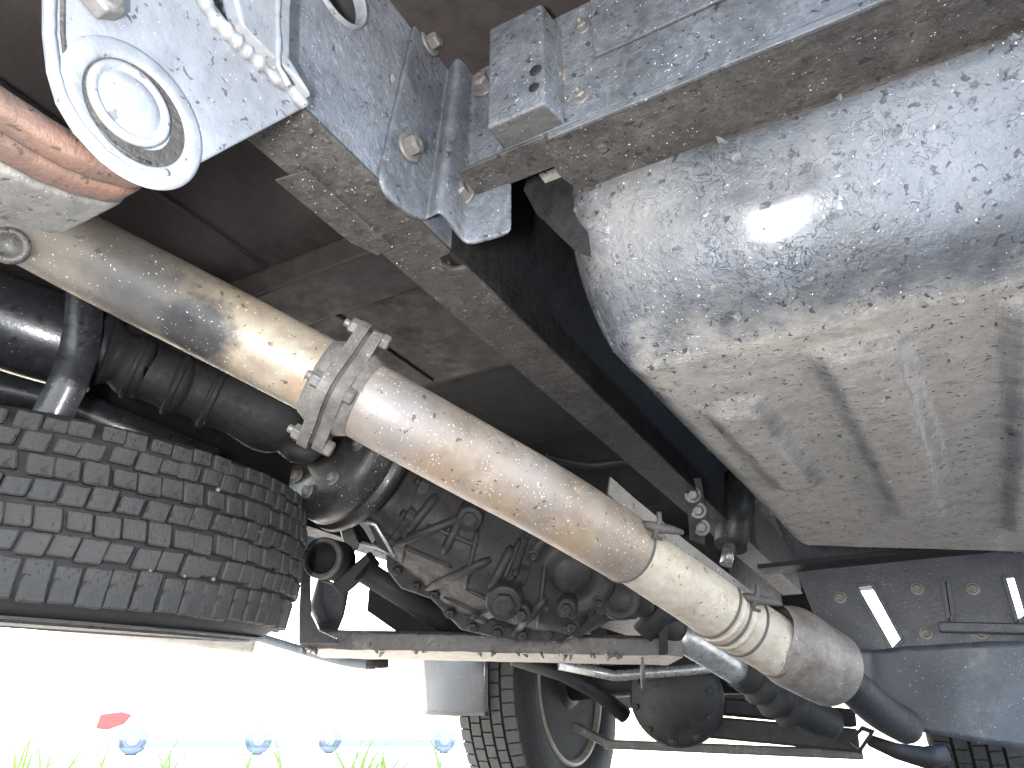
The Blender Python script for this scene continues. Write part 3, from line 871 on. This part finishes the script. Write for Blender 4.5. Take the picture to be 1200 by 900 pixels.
# ribbed sump and pan below
m = MB()
pan = [(452,668,1.12),(470,690,1.10),(505,702,1.08),(540,738,1.06),(600,752,1.05),(660,752,1.06),(704,724,1.1),(716,694,1.14),(690,640,1.16),(560,600,1.16),(450,600,1.16)]
m.plate([PD(u, v, 1.08) for u, v, d in pan], ray(580,680), .05)
part("sump_pan", m, m_cast, t, bevel=.006, seg=3)
# ribs cast on the case: they follow its surface
from mathutils.bvhtree import BVHTree
CASE = []
for o_ in t.children:
    if o_.name.startswith(("gear_case", "sump_pan")):
        CASE.append(BVHTree.FromPolygons([v.co for v in o_.data.vertices], [list(p_.vertices) for p_ in o_.data.polygons]))
def surf(u, v, d0):
    best = None
    for tr in CASE:
        h = tr.ray_cast(Vector((0,0,0)), ray(u, v).normalized())
        if h[0] is not None and (best is None or h[0].length < best.length): best = h[0]
    return best if best is not None else PD(u, v, d0+.05)
for (a, b) in (((478,622,.985),(512,580,1.0)), ((520,648,.985),(545,596,1.0)), ((575,690,.99),(600,640,1.0)), ((600,745,1.03),(640,700,1.0)), ((500,690,1.0),(575,655,.985)), ((455,640,1.02),(560,600,1.0))):
    m = MB().tube([surf(a[0]+(b[0]-a[0])*k_/9, a[1]+(b[1]-a[1])*k_/9, 1.08) for k_ in range(10)], [.004]+[.007]*8+[.004], 10)
    part("case_rib", m, m_cast, t)
for (a, b) in (((470,640),(530,665)),((500,615),(560,640)),((520,700),(600,735)),((545,690),(620,725)),((560,620),(545,690)),((610,630),(590,680)),((640,650),(630,735)),((480,600),(470,660)),((690,640),(660,700))):
    m = MB().tube([surf(a[0]+(b[0]-a[0])*k_/9, a[1]+(b[1]-a[1])*k_/9, 1.08) for k_ in range(10)], [.002]+[.0042]*8+[.002], 8)
    part("case_rib", m, m_cast, t)
for u, v in ((468,672),(490,690),(512,700),(530,722),(556,738),(585,745),(615,747),(645,746),(672,738),(696,722),(706,700)):
    n_ = -ray(u, v).normalized()
    part("pan_bolt", hexbolt(surf(u-2, v-5, 1.08), (n_ + Vector((0,0,-.6))).normalized(), .0075, .008), m_cast, t, bevel=.0006)
def camward(u, v): return -ray(u, v).normalized()
for (u, v, d, rp, hh) in ((592,700,1.00,17,.014), (612,712,1.01,9,.018), (665,706,1.01,9,.012), (552,602,1.02,12,.010), (700,668,1.04,11,.02)):
    r = rp/FPX*d; o = surf(u, v, d); axv = (camward(u, v) + Vector((0,-.2,-.5))).normalized()
    m = MB().lathe(o, axv, [(-.02,r*1.35),(.012,r*1.3),(.016,r*1.15),(.022,r*1.1)], 32)
    bo = part("plug_boss", m, m_cast, t)
    part("plug", hexbolt(o+axv*.0222, axv, r*.8, hh*.6, washer=True), m_cast, bo, bevel=.001)
# round side cover with its bolted rim
o = PD(668, 672, 1.02); axv = (camward(660,680) + Vector((.1,0,-.4))).normalized(); r = 52/FPX*1.02
m = MB().lathe(o, axv, [(-.04,r*1.05),(-.004,r*1.05),(-.001,r*1.0),(.001,r*.86),(-.006,r*.8),(-.004,r*.5),(.008,r*.42),(.012,r*.3),(.012,.0001)], 48)
cv = part("side_cover", m, m_cast, t)
u_ = axv.orthogonal().normalized(); w_ = axv.cross(u_)
for b in range(9):
    a = 2*math.pi*b/9
    part("cover_bolt", hexbolt(o + (u_*math.cos(a)+w_*math.sin(a))*r*.93, axv, .006, .007), m_cast, cv, bevel=.0006)
# guard wire and tab beneath the drum
m = MB().tube([PD(412,606,1.0), PD(440,615,1.0), PD(462,652,1.0), PD(440,641,1.0), PD(424,636,1.01)], .0026, 10)
part("wire_bracket", m, m_shiny, t)
m = MB().plate([PD(424,598,1.02), PD(438,602,1.02), PD(466,654,1.02), PD(446,646,1.02)], ray(440,620), .003)
part("wire_tab", m, m_dark, t)
m = MB().tube([PD(716,680,1.10), PD(735,690,1.10), PD(748,700,1.11), PD(752,712,1.12)], [.022,.03,.026,.02], 24)
part("output_neck", m, m_cast, t)
m = MB().lathe(PD(727,702,1.06), camward(727,702)+Vector((.2,0,0)), [(-.03,.03),(0,.03),(.004,.026),(-.006,.018),(-.006,.0001)], 32)
part("output_flange", m, m_cast, t)

# ------------------------------------------------------------------ gearbox crossmember
t = thing("crossmember", "black crossmember under the gearbox with a lower face painted pale for bounced light", "crossmember", PD(560,760,1.22))
A, B = PD(352,748,1.22), PD(800,757,1.20)
d = (B-A).normalized(); s = Vector((-d.y, d.x, 0)).normalized()
m = MB(); rows = []
n = 60
for i in range(n+1):
    p = A.lerp(B, i/n)
    jj = .0016*noise.noise(p*45)
    h = .017; w = .15
    rows.append([p + Vector((0,0,-h+jj)), p + s*w + Vector((0,0,-h+jj*.5)), p + s*w + Vector((0,0,h)), p + s*.012 + Vector((0,0,h)), p + Vector((0,0,h-.006+jj))])
m.grid(rows, closed=True, smooth=False); m.add(rows[0], [(0,1,2,3,4)]); m.add(rows[-1], [(0,1,2,3,4)])
part("beam", m, m_xmem, t, bevel=.002)
m = MB()
for i in range(26):
    p = A.lerp(B, random.random()) + Vector((0,0,-.017)) + s*random.uniform(-.002,.01)
    m.tube([p + Vector((0,0,.002)), p + Vector((random.uniform(-.006,.006), 0, -random.uniform(.002,.010)))], [random.uniform(.003,.007), .0012], 6, jitter=.5)
part("caked_mud_drips", m, m_xmem, t, kind="stuff")
m = MB().plate([PD(350,755,1.2), PD(350,718,1.2), PD(353,668,1.2), PD(361,640,1.2), PD(371,642,1.2), PD(364,680,1.2), PD(365,720,1.2), PD(374,738,1.2), PD(396,748,1.2), PD(396,755,1.2)], ray(360,700), .012)
part("end_upright", m, m_black, t, bevel=.002)
m = MB().plate([PD(372,676,1.24), PD(410,688,1.24), PD(404,720,1.24), (PD(396,740,1.24)), PD(376,742,1.24), PD(362,712,1.24)], ray(390,710), .05)
part("mount_block", m, m_black, t, bevel=.006, seg=3)
o = PD(378, 654, 1.18); axv = (camward(378,654) + Vector((-.4,-.15,.1))).normalized()
m = MB().lathe(o, axv, [(-.06,.034),(0,.034),(.003,.031),(.003,.026),(0,.0245),(-.05,.0245),(-.05,.0001)], 40)
br_ = part("bush_ring", m, m_rubin, t)
m = MB().lathe(o, axv, [(-.004,.0342),(.0045,.0338),(.005,.031),(.0035,.0262)], 40, cap=False)
part("ring_lip", m, m_eye, br_)
m = MB().plate([PD(432,690,1.36),PD(470,672,1.36),PD(560,690,1.36),PD(560,748,1.36),PD(470,744,1.36),PD(430,716,1.36)], ray(500,710), .02)
part("inner_plate", m, m_dark, t, bevel=.002)
m = MB().plate([PD(398,620,1.24),PD(412,612,1.24),PD(422,640,1.24),PD(408,655,1.24)], ray(410,640), .02)
part("link_tab", m, m_shield, t, bevel=.004)
m = MB().bar(PD(397,690,1.22), PD(438,655,1.22), .03, .035, up=ray(410,670))
part("clamp_block", m, m_cast, t, bevel=.004)
m = MB().tube([PD(425,668,1.2), PD(480,703,1.24), PD(545,744,1.28)], [.020,.019,.018], 24)
part("tie_rod", m, m_cast, t)
m = MB().plate([PD(772,702,1.19),PD(781,700,1.19),PD(783,766,1.19),PD(772,768,1.19)], ray(776,735), .02)
part("end_upright", m, m_cast, t, bevel=.002)
m = MB().tube([PD(752,742,1.2), PD(770,718,1.2), PD(795,712,1.22)], [.02,.024,.02], 16)
part("mount_rubber", m, m_dark, t)
m = MB().tube([PD(753,768,1.21), PD(753,784,1.21), PD(754,806,1.21)], [.0016,.004,.0045], 8)
part("drip_tag", m, m_shield, t)

# ------------------------------------------------------------------ spare wheel slung flat
SC = Vector((-.963, .488, .2265)); SRr = .33; SW = .165
t = thing("spare_wheel", "spare tyre with blocky worn tread slung flat at lower left", "wheel", SC - Vector((0,0,SW/2)))
prof = [(-.075,.205),(-.092,.235),(-.098,.265),(-.093,.292),(-.082,.308),(-.07,.316),(0,.3195),(.07,.316),(.082,.308),(.093,.292),(.098,.265),(.092,.235),(.075,.205)]
m = MB().lathe(SC, (0,0,1), prof + [prof[0]], 120)
ty = part("tyre", m, m_rubin, t)
def tread_block(za, zb_, half, depth, skew, z_slope):
    mm = MB(); seg = 3
    vs = []; R1 = SRr
    for zz, sk in ((za, 0), (zb_, skew)):
        for rr in (.310, R1 - z_slope*abs((za+zb_)/2 + (zz-(za+zb_)/2))/ .08):
            for i in range(seg+1):
                a = -half + 2*half*i/seg + sk
                vs.append((rr*math.cos(a), rr*math.sin(a), zz))
    n1 = seg+1; f = []
    for i in range(seg):
        f += [(i, i+1, n1+i+1, n1+i), (2*n1+i+1, 2*n1+i, 3*n1+i, 3*n1+i+1), (n1+i, n1+i+1, 3*n1+i+1, 3*n1+i), (i+1, i, 2*n1+i, 2*n1+i+1)]
    f += [(0, n1, 3*n1, 2*n1), (seg, 2*n1+seg, 3*n1+seg, n1+seg)]
    mm.add(vs, f)
    me = mm.mesh("tread_block", m_rubber)
    bm = bmesh.new(); bm.from_mesh(me)
    ed = [e for e in bm.edges if len(e.link_faces) == 2 and e.calc_face_angle(0) > .6]
    bmesh.ops.bevel(bm, geom=ed, offset=.0016, segments=1, affect='EDGES')
    bm.to_mesh(me); bm.free()
    return me
NB = 84; st = 2*math.pi/NB
rowsdef = [(-.083,-.0475,.472,.0,.0,.010), (-.0445,-.0240,.462,.14,.5,.003), (-.0210,-.0005,.462,-.14,.0,.001), (.0025,.0225,.462,.14,.5,.001), (.0255,.0455,.462,-.14,.1,.003), (.0485,.0655,.462,.1,.6,.006), (.0685,.084,.46,.0,.2,.010)]
rest = MB()
cam_a = math.atan2(-SC.y, -SC.x)
for za, zb_, hf, skw, ph, zs_ in rowsdef:
    vars_ = [tread_block(za+dv, zb_+dv2, st*hf*w_, .012, st*skw, zs_) for dv, dv2, w_ in ((0,0,1),(.0015,-.001,.95),(-.001,.0012,1.0),(.0008,.0005,.97))]
    for i in range(NB):
        me = vars_[(i*7+int(ph*10)) % 4]
        a = (i+ph)*st + random.uniform(-.008,.008)
        mt = Matrix.Translation(SC) @ Matrix.Rotation(a, 4, 'Z') @ Matrix.Translation((random.uniform(-.0022,.0004),0,random.uniform(-.0012,.0012))) @ Matrix.Rotation(random.uniform(-.03,.03), 4, 'X')
        if math.cos(a - cam_a) > math.cos(RAD(74)):
            o = bpy.data.objects.new("tread_block", me); C.objects.link(o)
            o.parent = ty
            o.matrix_local = mt
        else:
            rest.add([mt @ v.co for v in me.vertices], [tuple(p_.vertices) for p_ in me.polygons])
part("hidden_tread_blocks", rest, m_rubber, t, kind="stuff")
# sidewall lugs, rim disc
m = MB().lathe(SC, (0,0,1), [(-.098,.268),(-.101,.270),(-.101,.276),(-.096,.279)], 100)
m.lathe(SC, (0,0,1), [(-.096,.285),(-.0985,.287),(-.0955,.293)], 100)
part("sidewall_ring", m, m_rubber, t)
m = MB().lathe(SC, (0,0,1), [(-.078,.207),(-.086,.203),(-.084,.192),(-.05,.182),(-.03,.17),(-.035,.12),(-.03,.05),(-.03,.0001)], 72)
part("rim", m, m_rimw, t)
m = MB()
for i in range(14):     # small stones wedged in the grooves
    a = random.uniform(-1.0, .8) + math.atan2(-SC.y, -SC.x); z = random.choice((-.044,-.014,.016,.046)) + random.uniform(-.003,.003)
    c = SC + Vector((.3265*math.cos(a), .3265*math.sin(a), z))
    rr = random.uniform(.0015,.003)
    m.lathe(c - Vector((0,0,rr)), (random.uniform(-.5,.5),random.uniform(-.5,.5),1), [(0,.0001),(rr*.3,rr*.8),(rr,rr),(rr*1.6,rr*.7),(rr*2,.0001)], 7, smooth=False)
part("wedged_pebbles", m, m_rimd, t, kind="stuff")

hz = Vector((-SC.x, -SC.y, 0)).normalized()          # the carrier lets the near side hang lower
tl = Matrix.Translation(SC) @ Matrix.Rotation(RAD(6.0), 4, Vector((0,0,1)).cross(hz)) @ Matrix.Translation(-SC)
for ch in t.children: ch.matrix_parent_inverse = ch.matrix_parent_inverse @ tl
# sill beam and hook seen past the spare tyre
t = thing("body_sill", "dusty beige sill edge just below the spare tyre", "sill", PD(100,740,1.7))
A, B = PD(-140, 702, 1.75), PD(300, 755, 1.95)
m = MB().bar(A, B, .06, .055)
part("sill_beam", m, m_sill, t, bevel=.008)
m = MB().tube([PD(8,694,1.6), PD(2,700,1.6), PD(2,710,1.6), PD(10,713,1.6), PD(14,706,1.6)], .004, 8)
part("rope_hook", m, m_dark, t)

# grey drain hose
pth, _ = tubepx([(290,742,1.5,5),(340,757,1.48,5),(385,770,1.46,5),(425,778,1.45,5),(452,776,1.45,5)], 6)
t = thing("drain_hose", "grey drain hose with open end poking out below the crossmember", "hose", PD(400,785,1.46))
m = MB().tube(pth, .0105, 16); part("hose", m, m_grey, t)
m = MB().lathe(PD(430,777,1.45), (PD(455,776,1.45)-PD(430,777,1.45)), [(0,.0125),(.018,.0128),(.019,.0115),(.043,.0115),(.043,.009),(.03,.008),(.03,.0001)], 24)
part("hose_ferrule", m, m_cast, t)

# ------------------------------------------------------------------ front wheels, axle, mud flaps
WZ = .155
def wheel(label, X, Y, sgn):
    t = thing("road_wheel", label, "wheel", (X, Y, WZ-.36), group="front wheels of the truck")
    o = Vector((X, Y, WZ)); ax = Vector((1,0,0))
    m = MB().lathe(o, ax, [(-.085,.215),(-.10,.26),(-.097,.315),(-.082,.345),(0,.352),(.082,.345),(.097,.315),(.10,.26),(.085,.215),(.075,.213)], 96)
    ty = part("tyre", m, m_rubin, t)
    for (x0, x1, nb, ph) in ((-.083,-.052,70,0),(-.045,-.018,70,.5),(-.011,.014,70,.2),(.021,.046,70,.6),(.053,.084,70,.1)):
        mm = MB()
        for i in range(nb):
            a0 = 2*math.pi*(i+ph+.06)/nb; a1 = 2*math.pi*(i+ph+.94)/nb
            vs = []
            for a in (a0, a1):
                for x in (x0, x1):
                    for r in (.335, .360 - .010*(abs(x)/.085)**3):
                        vs.append(o + Vector((x, r*math.cos(a), r*math.sin(a))))
            mm.add(vs, [(0,1,3,2),(4,6,7,5),(0,4,5,1),(2,3,7,6),(1,5,7,3)])
        part("tread_row", mm, m_rubber, ty, kind="stuff")
    m = MB().lathe(o, ax, [(.083,.218),(.092,.212),(.088,.204),(.07,.199),(.064,.188),(.055,.185)], 72, cap=False)
    rm = part("rim", m, m_rimw, t)
    m = MB().lathe(o, ax, [(.056,.186),(.02,.178),(-.02,.168),(-.03,.10),(-.03,.0001)], 72)
    part("rim_well", m, m_rimd, rm)
    m = MB().lathe(o, ax, [(-.028,.125),(.055,.128),(.062,.122),(.064,.09),(.075,.07),(.09,.06),(.09,.0001)], 56)
    part("brake_backplate", m, m_cast, t)
    return t
wheel("front wheel with exposed beige rim seen below the crossmember", -1.03, 2.05, 1)
wheel("front wheel hidden behind the big mud flap at lower right", .04, 2.38, -1)
def flap(label, pts, Y, mat):
    """moulded rubber sheet, bowed towards the rear, between the corner pixels' places on the plane y = Y"""
    q = [PY(u, v, Y) for u, v in pts]      # top-left, top-right, bottom-right, bottom-left
    rows = []
    for i in range(15):
        s_ = i/14
        a = q[0].lerp(q[3], s_); b = q[1].lerp(q[2], s_)
        row = []
        for k in range(15):
            w_ = k/14; p = a.lerp(b, w_)
            row.append(p + Vector((0, -.10*math.sin(math.pi*w_)*(b-a).length + .02*noise.noise(p*5), .004*noise.noise(p*18))))
        rows.append(row)
    o = single("mud_flap", MB().grid(rows), mat, label, "mud flap", group="mud flaps behind the front wheels")
    so_ = o.modifiers.new("solid", 'SOLIDIFY'); so_.thickness = .006
    return o
flap("narrow black mud flap above the beige-rimmed front wheel", [(493,760),(576,760),(571,840),(499,838)], 1.68, m_black)

t = thing("front_axle", "dark front axle with bulging differential housing below the crossmember", "axle", (-.5, 2.05, -.02))
m = MB().tube([(-.98,2.05,WZ),(-.80,2.05,WZ),(-.66,2.05,WZ+.01),(-.3,2.05,WZ),(-.04,2.05,WZ)], [.05,.042,.05,.045,.045], 28)
part("axle_tube", m, m_cast, t)
o = PD(783, 812, 1.72)
m = MB().lathe(o + Vector((0,.09,0)), (.1,-1,-.15), [(-.06,.05),(-.02,.10),(.03,.115),(.07,.11),(.085,.10),(.088,.085),(.10,.07),(.115,.03),(.117,.0001)], 48)
dh = part("differential_housing", m, m_cast, t)
for b in range(10):
    a = 2*math.pi*b/10; axv = Vector((.1,-1,-.15)).normalized(); u_ = axv.orthogonal().normalized(); w_ = axv.cross(u_)
    part("cover_bolt", hexbolt(o + Vector((0,.09,0)) + axv*.085 + (u_*math.cos(a)+w_*math.sin(a))*.093, axv, .007, .006), m_cast, dh, bevel=.0006)
m = MB().tube([PD(600,772,1.75), PD(660,790,1.75), PD(700,812,1.78), PD(732,838,1.8)], [.016,.018,.018,.02], 18)
part("radius_arm", m, m_cast, t)
m = MB().tube([PD(655,778,1.7), PD(720,792,1.7), PD(800,786,1.7), PD(850,780,1.7)], [.014,.012,.012,.014], 16)
part("tie_rod", m, m_shiny, t)
m = MB().bar(PD(672,850,1.95), PD(716,873,1.9), .05, .02); m.bar(PD(712,872,1.9), PD(1010,884,1.7), .10, .022)
part("skid_bar", m, m_xmem, t, bevel=.004)
m = MB().bar(PD(830,852,1.8), PD(1005,868,1.68), .12, .05)
part("lower_beam", m, m_cast, t, bevel=.006)
m = MB().bar(PD(820,826,1.85), PD(1000,842,1.75), .1, .04)
part("mid_beam", m, m_dark, t, bevel=.006)
m = MB().plate([PD(888,851,1.72),PD(911,852,1.72),PD(911,859,1.72),PD(888,858,1.72)], ray(900,855), .004)
part("flash_glint_plate", m, m_white, t, bevel=.001)  # white plate paints in the flash's glint on the axle
# steering box bracket
m = MB()
bo = [PD(990,872,1.45),PD(1010,850,1.45),PD(1026,856,1.45),PD(1008,884,1.45)]; bi = [PD(996,870,1.45),PD(1011,856,1.45),PD(1019,859,1.45),PD(1006,878,1.45)]
m.plate(bo, ray(1008,866), .05, holes=[bi])
part("bracket_frame", m, m_cast, t, bevel=.002)
m = MB().tube([PD(1020,868,1.5), PD(1050,880,1.5), PD(1085,888,1.5), PD(1108,884,1.5)], [.012,.016,.022,.02], 20)
part("ball_joint", m, m_cast, t)

# front propeller shaft
t = thing("front_propeller_shaft", "short shiny front propeller shaft with black boots right of the crossmember", "propeller shaft", PD(860,800,1.3))
a1, r1 = tubepx([(770,722,1.22,20),(792,741,1.23,18)], 4); m = MB().tube(a1, r1, 24); part("joint", m, m_cast, t)
a1, r1 = tubepx([(790,740,1.23,18),(868,788,1.27,17)], 4); m = MB().tube(a1, r1, 32); part("shaft_tube", m, m_shiny, t)
a1, r1 = tubepx([(864,786,1.27,19),(876,793,1.275,20),(880,795,1.28,16),(890,801,1.285,25),(897,806,1.29,18),(908,813,1.295,28),(916,818,1.30,20),(926,824,1.305,28),(935,829,1.31,20),(950,838,1.315,20),(975,848,1.33,17)], 4)
m = MB().tube(a1, r1, 32); part("boot", m, m_boot, t)

# cluster between rail and tank front: bracket, bolts, shock absorber, hose
t = thing("shock_absorber", "dark shock absorber body in the gap beside the tank", "shock absorber", PD(850,660,1.35))
m = MB().tube([PD(868,560,1.5), PD(862,600,1.45), PD(856,640,1.4)], [.034,.035,.032], 28); part("damper_body", m, m_drum, t)
m = MB().tube([PD(856,638,1.4), PD(850,662,1.38)], [.012,.012], 14); part("damper_rod", m, m_shiny, t)
t = thing("hose_bracket", "small rusty upright bracket with bolts above the heat shield strip", "bracket", PD(815,630,1.25))
m = MB().plate([PD(804,560,1.25),PD(822,560,1.25),PD(828,600,1.25),PD(826,640,1.25),PD(808,632,1.25)], ray(815,600), .012); part("bracket_plate", m, m_brown, t, bevel=.002)
for u, v in ((818,598), (822,618), (812,580)):
    part("bolt", hexbolt(PD(u, v, 1.25), camward(u, v), .010, .012), m_bolt, t, bevel=.001)
pth, _ = tubepx([(640,535,1.15,4),(690,545,1.15,4),(740,541,1.15,4),(780,552,1.2,4),(800,575,1.3,4)], 6)
single("brake_hose", MB().tube(pth, .0055, 12), m_dark, "thin dark hose arching across the gap above the exhaust", "hose")
t = thing("inner_rail", "dark far chassis rail beyond the gearbox", "frame rail", (-1.12, 1.0, .40))
m = MB().box((-1.12,-.6,.40), (-1.115,2.3,.60)); part("rail_web", m, m_dark, t)
m = MB().box((-1.114,-.6,.395), (-1.06,2.3,.40)); part("lower_flange", m, m_dark, t)

# cab floor and heel board with daylight slots, big flap at right
t = thing("cab_heel_board", "dark grey cab heel board with three bright daylight slots", "body panel", (.2,1.75,.1))
holes = [[(1003,687),(1022,684),(1058,750),(1046,763)], [(1104,680),(1111,679),(1117,722),(1112,728)], [(1176,676),(1190,675),(1204,722),(1192,730)]]
YH = 1.74
def r3(l): return [PY(u, v, YH) for u, v in l]
m = MB().plate([Vector((-.262,YH,.50)), Vector((.62,YH,.50)), Vector((.62,YH,.10)), Vector((-.18,YH,.10))], (0,1,0), .004, holes=[r3(h) for h in holes])
part("board", m, m_blue, t, bevel=.001)
for u0, u1, v0 in ((1100,1230,735), ):
    m = MB().bar(PY(u0, v0, YH-.012), PY(u1, v0+3, YH-.012), .02, .02); part("board_rib", m, m_blue, t, bevel=.003)
for u, v in ((985,700),(1075,690),(1140,690),(1085,742),(1150,742)):
    part("board_bolt", hexbolt(PY(u, v, YH-.001), (0,-1,0), .009, .007), m_bolt, t, bevel=.001)
for hl in holes:
    q = r3(hl); m = MB()
    for k in range(4):
        m.bar(q[k]+Vector((0,-.004,0)), q[(k+1)%4]+Vector((0,-.004,0)), .008, .005, up=(0,1,0))
    part("slot_hem", m, m_blue, t, bevel=.001)
m = MB().box((-.30,1.66,.345), (.62,1.735,.355)); part("floor_edge", m, m_dark, t)
flap("large blue-black mud flap filling the lower right corner", [(1008,762),(1290,748),(1290,896),(1016,846)], 1.62, m_blue)

# cab underside so the sky does not pour in above the gearbox
t = thing("cab_floor", "dark underside of the cab above the gearbox", "cab", (-.6,2.2,.55))
m = MB().box((-1.3,1.6,.52), (.36,3.1,.53)); part("floor_sheet", m, m_dark, t)
m = MB().box((-1.3,1.585,.50), (.36,1.598,.74)); part("rear_lip", m, m_dark, t)
m = MB().box((-1.19,2.9,.12), (-.30,2.92,.519)); part("firewall", m, m_dark, t)
m = MB().box((-.85,1.9,.30), (-.42,2.7,.52)); part("engine_block", m, m_cast, t, bevel=.02)
m = MB().box((-1.22,2.45,.25), (-1.20,3.1,.52)); part("inner_wing", m, m_dark, t)

# ------------------------------------------------------------------ background: parked cars, grass
def bgcar(name, label, a, length, h, colour_m, lamp=True, van=False):
    """side-on car; a = rear lower corner on the ground, runs towards b"""
    t = thing(name, label, "car" if not van else "van", a, group="parked vehicles in the yard")
    ex = Vector((.72,.69,0)).normalized(); ey = Vector((-ex.y, ex.x, 0))
    def W(x, y, z): return Vector(a) + ex*x + ey*y + Vector((0,0,z))
    if van: side = [(0,.3),(0,h*.55),(.15,h*.95),(.5,h),(length-.9,h),(length-.35,h*.6),(length,h*.5),(length,.3)]
    else: side = [(0,.28),(-.03,.75),(.05,.95),(.55,1.0),(1.05,h),(2.35,h),(3.1,.98),(length-.1,.85),(length,.6),(length-.03,.28)]
    m = MB().plate([W(x,0,z) for x, z in side], ey, 1.65); part("body", m, colour_m, t, bevel=.06, seg=3)
    if van: wins = [[(.3,h*.6),(.3,h*.88),(1.3,h*.9),(1.3,h*.6)], [(1.5,h*.6),(1.5,h*.9),(2.6,h*.9),(2.6,h*.6)]]
    else: wins = [[(.75,1.02),(1.15,h-.08),(1.65,h-.07),(1.65,1.02)], [(1.75,1.02),(1.75,h-.07),(2.3,h-.08),(2.85,1.02)]]
    for w in wins:
        m = MB().plate([W(x,-.012,z) for x, z in w], ey, .01); part("window", m, m_pglass, t)
    for x in (.75, length-.8):
        m = MB().lathe(W(x,-.02,.31), ey, [(0,.2),(0,.29),(.03,.31),(.17,.31),(.2,.29)], 36); wh = part("tyre", m, m_tyre2, t)
        m = MB().lathe(W(x,-.035,.31), ey, [(0,.03),(.004,.05),(.02,.16),(.012,.19),(.03,.2)], 30); part("rim", m, m_skirt, wh)
    m = MB().plate([W(.02,-.02,.14),W(.02,-.02,.30),W(length-.02,-.02,.30),W(length-.02,-.02,.14)], ey, 1.6); part("sill_skirt", m, m_skirt, t)
    if lamp:
        m = MB().plate([W(-.06,-.02,.52),W(-.03,-.02,.80),W(.40,-.02,.86),W(.62,-.02,.80),W(.50,-.02,.62),W(.20,-.02,.50)], ey, .06); part("tail_lamp", m, m_redlamp, t, bevel=.015)
    m = MB().plate([W(.1,-.008,.44),W(.1,-.008,.47),W(length-.2,-.008,.47),W(length-.2,-.008,.44)], ey, .012); part("rub_strip", m, m_pglass, t)
    return t
def gpt(u, d):      # point on the ground below image column u at depth d
    p = PD(u, 868, d); return Vector((p.x, p.y, -.25))
bgcar("parked_car", "white car with a red tail lamp in the glare below the spare tyre", gpt(112, 15.5), 4.2, 1.45, m_white)
bgcar("parked_van", "pale van with a round wheel showing left of the front wheel", gpt(352, 18.5), 4.6, 1.95, m_white, lamp=False, van=True)
m = MB()
for cu, n in ((25,4),(70,6),(125,4),(205,6),(290,3),(330,3),(435,9),(455,6),(520,3)):
    for i in range(n):
        d = random.uniform(3.4, 4.4); b = gpt(cu + random.gauss(0, 16), d)
        hh = random.uniform(.18, .36); ln = Vector((random.uniform(-.12,.16), random.uniform(-.12,.16), 0)); w = random.uniform(.010,.021)
        right = Vector((math.cos(YAW), math.sin(YAW), 0))
        vs_ = []
        for k in range(5):
            s = k/4; c = b + ln*(s*s) + Vector((0,0,hh*s*(1-.15*s)))
            vs_ += [c - right*w*(1-s*.96), c + right*w*(1-s*.96) + Vector((0,.004,0))]
        m.add(vs_, [(2*k, 2*k+1, 2*k+3, 2*k+2) for k in range(4)])
gr = part("grass", m, m_grass); gr["kind"] = "stuff"; gr["label"] = "loose tall green grass blades along the yard edge"; gr["category"] = "grass"
